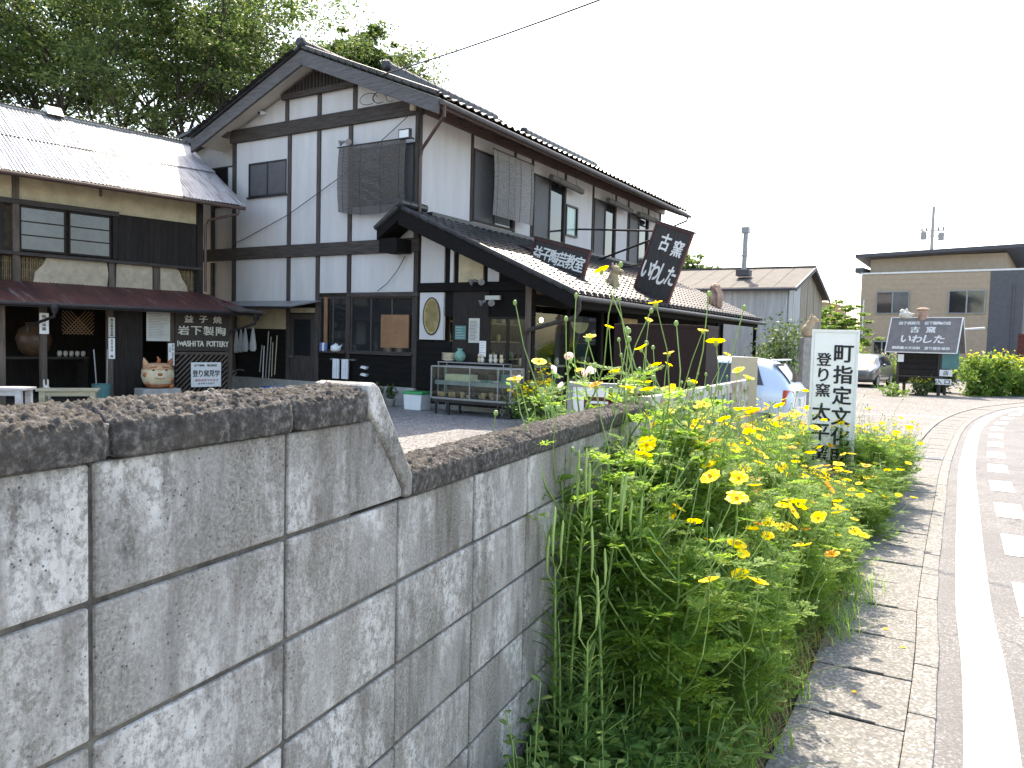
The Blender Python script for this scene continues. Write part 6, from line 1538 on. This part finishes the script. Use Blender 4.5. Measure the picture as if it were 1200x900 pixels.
for k, (x, y, h_, r_, f) in enumerate(hedge):
    shrub(hl[k], (x, y, 0), h_, r_*1.15, 2400, .075, 'leaf_bright' if f else 'leaf_shrub', 40+k, 'flowering bushes along the road', 12, 'flowering_bush', f, {5: 110, 9: 70, 10: 70, 11: 70}.get(k, 40), .045)
shrub('small weed clump on the gravel before the sign stand', (12.9, 26.6, 0), .4, .5, 400, .05, 'leaf_bright', 61, name='weed_clump', cat='weeds')
shrub('yellow flowers growing at the foot of the sign stand box', (14.3, 27.3, 0), .75, .45, 700, .05, 'leaf_shrub', 62, flowers='petal_yellow', nf=35, fs=.04, name='flower_clump', cat='flowers')
# low flowers near the shop, roses, potted greens
shrub('low bush of yellow and orange flowers beside the shop corner', (.55, 14.4, 0), .95, .55, 1700, .035, 'leaf_bright', 63, flowers='petal_yellow', nf=170, fs=.036, name='flower_clump', cat='flowers', stems=16)
shrub('small orange flowering clump nearer the display case', (.05, 15.6, 0), .55, .35, 700, .03, 'leaf_shrub', 64, flowers='petal_orange', nf=40, fs=.026, name='flower_clump', cat='flowers')
for k, (u_, lab) in enumerate(((-.75, 'dark leafy potted plant against the plinth'), (-.35, 'short potted plant next to the storage bin'), (-1.15, 'thin potted plant below the wooden hatch'))):
    lo = hw(u_, -.38, 0)
    pot('plant_pot', ('round clay pot against the plinth', 'low clay pot next to the storage bin', 'clay pot below the wooden hatch')[k], [(.09, 0), (.12, .16), (.13, .18), (.11, .18), (.001, .13)], 'stone', lo, None, 'pot')
    shrub(lab, (lo[0], lo[1], .13), .42-.05*k, .16, 260, .035, 'leaf_shrub', 70+k, stems=6, name='potted_plant', cat='plant')
# roses
def rose_mesh(mat):
    mb = MB(); rd = random.Random(4)
    for ring, (n, r_, z, op) in enumerate(((3, .012, .035, .2), (5, .024, .03, .45), (6, .036, .02, .8), (7, .046, .008, 1.15))):
        for k in range(n):
            a = 2*math.pi*k/n+ring*.5; c = Vector((math.cos(a), math.sin(a), 0)); s_ = Vector((-math.sin(a), math.cos(a), 0)); w_ = r_*.75
            tip = c*(r_*(.7+op*.4))+Vector((0, 0, z+.022-.010*op)); mb.add([c*r_*.3+Vector((0, 0, z-.01)), c*r_*.8+s_*w_+Vector((0, 0, z+.006)), tip+s_*w_*.5, tip-s_*w_*.5, c*r_*.8-s_*w_+Vector((0, 0, z+.006))], [(0, 1, 2, 3, 4)])
    return mb.mesh('rose_bloom', mat)
RM = [rose_mesh('petal_pink'), rose_mesh('petal_white')]
rs = thing('rose_bush', 'rose bush with pale pink blooms behind the wall coping', 'rose bush', (.42, 6.95, 0), 0)
rg = np.random.default_rng(77); st_ = MB(); P = []
for k, (x, y, z) in enumerate(((.08, 0, 1.42), (-.06, .1, 1.30), (.20, -.05, 1.28), (.28, .05, 1.30), (-.36, .1, 1.20), (.02, -.1, 1.16))):
    st_.tube([(x*.2, y*.2, 0), (x*.6, y*.6, .7), (x, y, z)], [.01, .007, .004], 5)
    o = link('bloom', RM[k % 2], rs); o.location = (x, y, z); o.rotation_euler = (R(55+10*k % 30), R(20*(k % 3)-20), k); o.scale = (.78,)*3
    for f in np.linspace(.35, .97, 16): P.append([x*f, y*f, z*f])
st_.build('stem', 'stalk', rs); P = np.repeat(np.array(P), 3, 0); P = P+rg.normal(size=P.shape)*.05
V, F = leaf_quads(P, .030, .4, .6, rg); link('foliage', np_mesh('foliage', V, F, 'leaf_weed'), rs)

# ---------------------------------------------------------------- cosmos
def lobed_leaf(rg, L):
    """feathery divided leaf in its own frame: x forward, z up; returns quads"""
    V = []
    n = 5
    def lobe(p, d, l, w_):
        nrm = np.array([0, 0, 1.0]); s_ = np.cross(nrm, d); V.extend([p, p+d*l*.45+s_*w_, p+d*l, p+d*l*.45-s_*w_])
    for k in range(n):
        f = .22+.70*k/n; base = np.array([L*f, 0, -.18*L*f*f+.0]); ln = L*(.44-.26*abs(f-.45)*1.5)
        for sg in (-1, 1):
            a = math.radians(rg.uniform(38, 62))*sg; d = np.array([math.cos(a), math.sin(a), rg.uniform(-.25, .2)]); lobe(base, d, ln, ln*.13)
            for q in (.45, .7):
                a2 = a+sg*.6; d2 = np.array([math.cos(a2), math.sin(a2), rg.uniform(-.3, .2)]); lobe(base+d*ln*q*.8, d2, ln*.38, ln*.085)
                a3 = a-sg*.55; d3 = np.array([math.cos(a3), math.sin(a3), rg.uniform(-.3, .2)]); lobe(base+d*ln*q*.7, d3, ln*.34, ln*.08)
    lobe(np.array([L*.8, 0, -.12*L]), np.array([1., 0, -.3]), L*.34, L*.045)
    lobe(np.array([0., 0, 0]), np.array([1., 0, -.1]), L*.9, L*.012)
    return np.array(V)
def frame_of(d, rg):
    d = d/np.linalg.norm(d); s_ = np.cross(np.array([0, 0, 1.]), d)
    if np.linalg.norm(s_) < .1: s_ = np.array([1., 0, 0])
    s_ /= np.linalg.norm(s_); n_ = np.cross(d, s_); return np.stack([d, s_, n_], 1)
def cosmos_variant(seed, height, spread, nbr, nleaf, nflow, leaf_len=.13):
    rg = np.random.default_rng(seed); st = MB(); LV = []; fl = []
    LIB = [lobed_leaf(rg, 1.0) for _ in range(5)]
    nst = 3
    for s_ in range(nst):
        az = rg.random()*6.28; lean = spread*(.25+.6*rg.random())
        top = np.array([math.cos(az)*lean, math.sin(az)*lean, height*(.78+.2*rg.random())])
        bse = np.array([rg.uniform(-.05, .05), rg.uniform(-.05, .05), 0])
        main = [bse+(top-bse)*f+np.array([rg.uniform(-.02, .02), rg.uniform(-.02, .02), .10*math.sin(f*3.14)*height*.3]) for f in np.linspace(0, 1, 6)]
        st.tube([Vector(p) for p in main], [.007, .006, .005, .0045, .0035, .0025], 5)
        paths = [main]
        for b in range(nbr):
            f = rg.uniform(.25, .92); i = min(4, int(f*5)); p = main[i]+(main[i+1]-main[i])*(f*5-i); a2 = rg.random()*6.28; L = height*(.18+.26*rg.random())*(1.15-f*.4)
            d = np.array([math.cos(a2)*.75, math.sin(a2)*.75, .8]); e = p+d/np.linalg.norm(d)*L; m_ = p+(e-p)*.5+np.array([math.cos(a2), math.sin(a2), -.2])*L*.08
            st.tube([Vector(p), Vector(m_), Vector(e)], [.0035, .0028, .002], 4); paths.append([p, p+(m_-p)*.5, m_, m_+(e-m_)*.5, e])
        for q in range(len(paths)):
            pa = paths[q]
            if rg.random() < .55 or q == 0:
                e = pa[-1]; d = pa[-1]-pa[-2]; d = d/np.linalg.norm(d); a2 = rg.random()*6.28
                e2 = e+(d*.5+np.array([math.cos(a2)*.25, math.sin(a2)*.25, .75]))*rg.uniform(.08, .24)
                st.tube([Vector(e), Vector(e+(e2-e)*.5+np.array([.01, .0, 0])), Vector(e2)], [.002, .0016, .0014], 4)
                nr = np.array([rg.normal()*.35, rg.normal()*.35, 1.0]); fl.append((e2, nr/np.linalg.norm(nr))); st.ell((e2[0], e2[1], e2[2]-.004), (.0065, .0065, .008), 6, 4)
            if rg.random() < .5:
                e = pa[-2]; a2 = rg.random()*6.28; e2 = e+np.array([math.cos(a2)*.05, math.sin(a2)*.05, rg.uniform(.05, .12)])
                st.tube([Vector(e), Vector(e2)], .0014, 4); st.ell(tuple(e2), (.006, .006, .008), 6, 4)
            k = nleaf if q == 0 else max(3, nleaf//3)
            for j in range(k):
                f = (.10 if q == 0 else .15)+.85*rg.random(); i = min(len(pa)-2, int(f*(len(pa)-1))); p = pa[i]+(pa[i+1]-pa[i])*(f*(len(pa)-1)-i)
                a2 = rg.random()*6.28; d = np.array([math.cos(a2), math.sin(a2), rg.uniform(.05, .75)]); Mx = frame_of(d, rg)
                Ls = leaf_len*(1.25-.7*p[2]/height)*rg.uniform(.7, 1.25)
                LV.append((LIB[rg.integers(0, 5)]*Ls) @ Mx.T+p)
    V = np.vstack(LV); F = np.arange(len(V)).reshape(-1, 4)
    return st.mesh('stem', 'stalk'), np_mesh('foliage', V, F, 'leaf_cosmos'), fl
def flower_mesh(mat, cup=.25, n=8):
    mb = MB(); rd = random.Random(int(cup*100)+n)
    for k in range(n):
        a = 2*math.pi*k/n+rd.uniform(-.1, .1); r_ = .030*rd.uniform(.88, 1.12); lift = cup*rd.uniform(.6, 1.3)+(.08 if k % 2 else 0)
        c = Vector((math.cos(a), math.sin(a), 0)); s_ = Vector((-math.sin(a), math.cos(a), 0))
        def P(f, w_, dz=0): return c*(r_*f)+s_*w_+Vector((0, 0, r_*f*lift*(1.1-.5*f)+dz))
        mb.add([P(.12, -.002), P(.12, .002), P(.55, .0088, -.001), P(.55, -.0088, -.001), P(.88, .0125), P(.88, -.0125), P(1.0, .008, .001), P(.95, 0, .0005), P(1.0, -.008, .001), P(.55, 0, .002)],
               [(0, 1, 9), (1, 2, 9), (3, 0, 9), (2, 4, 9), (9, 5, 3), (4, 6, 7, 9), (9, 7, 8, 5)], 0)
    mb.ell((0, 0, .005), (.006, .006, .006), 8, 5, 1)
    mb.lathe([(.002, -.012), (.006, -.004), (.0065, .001)], 6, mi=2)
    return mb.mesh('flower', [mat, 'flower_eye', 'stalk'])
FLW = [flower_mesh('petal_yellow', .22), flower_mesh('petal_yellow', .45, 7), flower_mesh('petal_yellow', .10, 9), flower_mesh('petal_orange', .40, 7)]
VARS = [cosmos_variant(101, 1.10, .22, 10, 24, 6, .125), cosmos_variant(102, .98, .26, 10, 24, 6, .125), cosmos_variant(103, 1.22, .24, 11, 24, 7, .125), cosmos_variant(104, .84, .28, 10, 26, 5, .13), cosmos_variant(105, 1.04, .28, 10, 24, 6, .125), cosmos_variant(106, .70, .28, 10, 26, 4, .13)]
VH = [1.10, .98, 1.22, .84, 1.04, .70]
def wallw(s_, t_):
    a = R(22.7); return (-.26+s_*math.sin(a)+t_*math.cos(a), 1.84+s_*math.cos(a)-t_*math.sin(a), 0)
rd = random.Random(5)
spots_ = []
s_ = 1.20
while s_ < 8.9:
    wmax = .66+.150*(s_-1.2)
    t_ = .07+rd.uniform(0, .06)
    while t_ < wmax:
        spots_.append((s_+rd.uniform(-.10, .10), t_, t_/wmax)); t_ += rd.uniform(.22, .32)
    s_ += .28
for k, (s_, t_, f_) in enumerate(spots_):
    lo = wallw(s_, t_)
    # tall against the wall and gate, lower towards the drain and the pillar sign
    want = (1.28 if s_ < 2.5 else 1.20)*(1-.50*f_)*rd.uniform(.85, 1.10)
    if s_ > 3.5: want = min(want, (1.04-.08*(s_-3.5))*rd.uniform(.85, 1.05))
    if s_ > 3.6 and f_ > .45 and s_ < 6.6: want = min(want, rd.uniform(.44, .60))
    if .62 < t_ < 1.22 and 2.6 < s_ < 7.3: want = min(want, max(.26, 1.55-1.2*(s_+1.6)/9-.14)*rd.uniform(.85, 1.0))
    if abs(s_-3.0) < .13 and f_ < .28: want = rd.uniform(1.22, 1.36)
    elif 2.5 < s_ < 3.6: want = min(want, 1.10)
    i_ = rd.randrange(6); v_ = VARS[i_]
    t = thing('cosmos_plant', 'feathery cosmos plant with yellow flowers in the bed along the wall', 'flower plant', lo, rd.uniform(0, 6.28), 'cosmos plants along the wall')
    sc_ = want/(VH[i_]*1.0); sx = max(sc_, .72); t.scale = (sx, sx, sc_)
    link('stem', v_[0], t); link('foliage', v_[1], t)
    for (p, nr) in v_[2]:
        if rd.random() < (.36 if s_ < 3.2 else .24):
            ori = rd.random() < (.3 if p[2] < .8*VH[i_] else .07)
            o = link('flower', FLW[3] if ori else FLW[rd.randrange(3)], t); o.location = p.tolist()
            q = Vector(nr).to_track_quat('Z', 'Y'); o.rotation_euler = q.to_euler(); g_ = rd.uniform(.9, 1.35); o.scale = (g_/sx, g_/sx, g_/sc_)
# low leafy growth and weeds at the foot of the bed
def weed_mesh(seed, n, R_, h_, leaf, mat):
    rg = np.random.default_rng(seed); st = MB(); V = []
    for k in range(n):
        az = rg.random()*6.28; ra = R_*rg.random()**.6; tp = np.array([math.cos(az)*ra, math.sin(az)*ra, h_*rg.uniform(.35, 1)*(1-.5*ra/R_)])
        st.tube([(tp[0]*.3, tp[1]*.3, 0), tuple(tp*.7+np.array([0, 0, .02])), tuple(tp)], [.003, .0025, .0015], 4)
        for j in range(7):
            f = .35+.65*j/6; p = tp*np.array([.3+.7*f, .3+.7*f, f]); a2 = az+j*2.4; d = np.array([math.cos(a2), math.sin(a2), rg.uniform(.0, .5)]); M_ = frame_of(d, rg); l = leaf*rg.uniform(.6, 1.3)*(1.2-.5*f)
            L = np.array([[0, 0, 0], [.35, .30, .03], [.62, .34, .0], [.82, .18, -.05], [1.0, 0, -.12], [.82, -.18, -.05], [.62, -.34, .0], [.35, -.30, .03]])*l
            P = L @ M_.T+p; V.append(P[[0, 1, 2, 3]]); V.append(P[[0, 3, 4, 5]]); V.append(P[[0, 5, 6, 7]])
    V = np.vstack(V); F = np.arange(len(V)).reshape(-1, 4)
    return st.mesh('stem', 'stalk'), np_mesh('foliage', V, F, mat)
WM = [weed_mesh(201, 16, .20, .36, .055, 'leaf_weed'), weed_mesh(202, 20, .24, .28, .065, 'leaf_weed'), weed_mesh(203, 14, .18, .45, .05, 'leaf_weed'), weed_mesh(204, 26, .22, .30, .045, 'leaf_cosmos')]
ws_ = [(.25+.17*k, .08+rd.uniform(0, .16)) for k in range(9)]+[(.10+.075*k, .10+rd.uniform(0, .30)) for k in range(16)]+[(-.22+.06*k, .16+rd.uniform(0, .22)) for k in range(9)]+[(1.0+.14*k, .26+rd.uniform(-.05, .12)) for k in range(6)]
for k, (s_, t_) in enumerate(ws_):
    t = thing('broadleaf_weed', 'low broad-leaved weed at the foot of the block wall', 'weed', wallw(s_, t_), rd.uniform(0, 6), 'weeds at the wall foot'); v_ = WM[k % 3]; g_ = rd.uniform(.85, 1.25); t.scale = (g_, g_, g_*(1.25 if t_ < .2 else 1))
    link('stem', v_[0], t); link('foliage', v_[1], t)
# lily-like plants with narrow leaves and long upright pods
def lily(label, lo, h_, seed, npod):
    rg = np.random.default_rng(seed); t = thing('pod_plant', label, 'plant', lo, rg.random()*6, 'narrow-leaved plants with pods'); st = MB(); V = []
    lean = np.array([rg.uniform(-.06, .06), rg.uniform(-.06, .06)])
    path = [np.array([lean[0]*f*f, lean[1]*f*f, h_*f]) for f in np.linspace(0, 1, 8)]
    st.tube([tuple(p) for p in path], [.006, .006, .0055, .005, .005, .0045, .004, .003], 6); st.build('stem', 'stalk', t)
    for k in range(95):
        f = .06+.86*rg.random(); p = np.array([lean[0]*f*f, lean[1]*f*f, h_*f]); a2 = k*2.4; L = rg.uniform(.07, .14)*(1.1-.5*f); d = np.array([math.cos(a2), math.sin(a2), rg.uniform(.5, 1.3)]); d /= np.linalg.norm(d)
        s2 = np.cross(d, [0, 0, 1.]); s2 /= np.linalg.norm(s2)+1e-6; w_ = .0045; m_ = p+d*L*.55; e = p+d*L+np.array([math.cos(a2), math.sin(a2), -.7])*L*.25
        V += [p-s2*w_*.5, p+s2*w_*.5, m_+s2*w_, m_-s2*w_, m_-s2*w_, m_+s2*w_, e+s2*.0006, e-s2*.0006]
    link('leaves', np_mesh('leaves', np.array(V), np.arange(len(V)).reshape(-1, 4), 'leaf_weed'), t)
    for k in range(npod):
        a2 = k*2.1+rg.random(); b = path[-1]-np.array([0, 0, .03*k]); o1 = b+np.array([math.cos(a2)*.03, math.sin(a2)*.03, .04]); L = rg.uniform(.11, .17)
        MB().tube([tuple(b), tuple(o1), tuple(o1+np.array([0, 0, .02])), tuple(o1+np.array([.004, 0, L*.5])), tuple(o1+np.array([0, .004, L])), tuple(o1+np.array([0, .004, L+.012]))], [.002, .002, .0042, .0055, .0045, .001], 7).build('pod', 'pod', t, smooth=True)
lily('tallest narrow-leaved plant with upright green pods by the wall', wallw(1.04, .10), 1.0, 301, 5)
lily('narrow-leaved plant with pods just beside the tallest one', wallw(1.14, .17), .92, 302, 4)
lily('shorter narrow-leaved plant with pods nearer the sidewalk', wallw(1.00, .24), .74, 303, 3)
lily('narrow-leaved plant growing hard against the block wall', wallw(.92, .09), .78, 305, 3)
lily('low narrow-leaved plant among the broad-leaved weeds', wallw(.86, .22), .58, 306, 2)
lily('slender narrow-leaved plant leaning out before the cosmos', wallw(1.22, .32), .82, 304, 2)
# bent grass blades and dry grass at the kerb
def tuft(label, lo, n, h_, mat, seed, spread=.12, name='grass_tuft', group=None):
    rg = np.random.default_rng(seed); V = []
    for k in range(n):
        a2 = rg.random()*6.28; r0_ = spread*rg.random()**.7; p = np.array([math.cos(a2*3)*r0_, math.sin(a2*3)*r0_, 0]); L = h_*rg.uniform(.5, 1.1); d = np.array([math.cos(a2), math.sin(a2), 0]); s2 = np.array([-d[1], d[0], 0]); w_ = .0022+.002*rg.random(); dr = rg.uniform(.3, 1.0)
        prev = None
        for f in np.linspace(0, 1, 5):
            q = p+d*L*dr*f*f+np.array([0, 0, L*(f-.45*dr*f*f)]); ww_ = w_*(1-f*.85)
            if prev is not None: V += [prev[0]-s2*prev[1], prev[0]+s2*prev[1], q+s2*ww_, q-s2*ww_]
            prev = (q, ww_)
    o = link(name, np_mesh(name, np.array(V), np.arange(len(V)).reshape(-1, 4), mat)); o.location = lo
    o['kind'] = 'stuff'; o['label'] = label; o['category'] = 'grass'
    return o
for k in range(9):
    s_ = S0-.55+k*.30; q = on_curve(s_, -.72-.05*rd.random()); tuft('dry yellowish grass along the drain lids', (q[0], q[1], 0), 90, .20, 'grass_dry', 400+k, .14, 'dry_grass')
for k in range(22):
    lo = wallw(.5+k*.17, rd.uniform(.25, .55)+.06*k*.5); tuft('green grass under the cosmos plants', lo, 60, .26, 'leaf_cosmos', 430+k, .16, 'green_grass')
for k in range(46):
    s_ = 1.3+k*.165; wm = .60+.150*(s_-1.2); lo = wallw(s_+rd.uniform(-.1, .1), wm*rd.uniform(.55, 1.0)); v_ = WM[3 if k % 3 else 0]
    t = thing('leafy_seedling', 'low leafy seedling filling the edge of the flower bed', 'plant', lo, rd.uniform(0, 6), 'seedlings in the flower bed'); g_ = rd.uniform(.8, 1.3); t.scale = (g_, g_, g_)
    link('stem', v_[0], t); link('foliage', v_[1], t)

for k in range(7):
    q = on_curve(S0+.6+k*.45+rd.uniform(-.2, .2), rd.uniform(-.60, -.25)); a = rd.uniform(0, 6)
    mb = MB().add([(0, -.004, 0), (.012, -.011, .003), (.026, -.008, .001), (.024, 0, .003), (.027, .008, .001), (.012, .011, .004), (0, .004, 0)], [(0, 1, 2, 3), (0, 3, 4, 5), (0, 5, 6)])
    tag(mb.build('fallen_petal', 'petal_yellow', None, loc=(q[0], q[1], .023), rot=(0, 0, a)), 'yellow petal fallen on the concrete drain lids', 'petal', 'fallen petals on the lids')
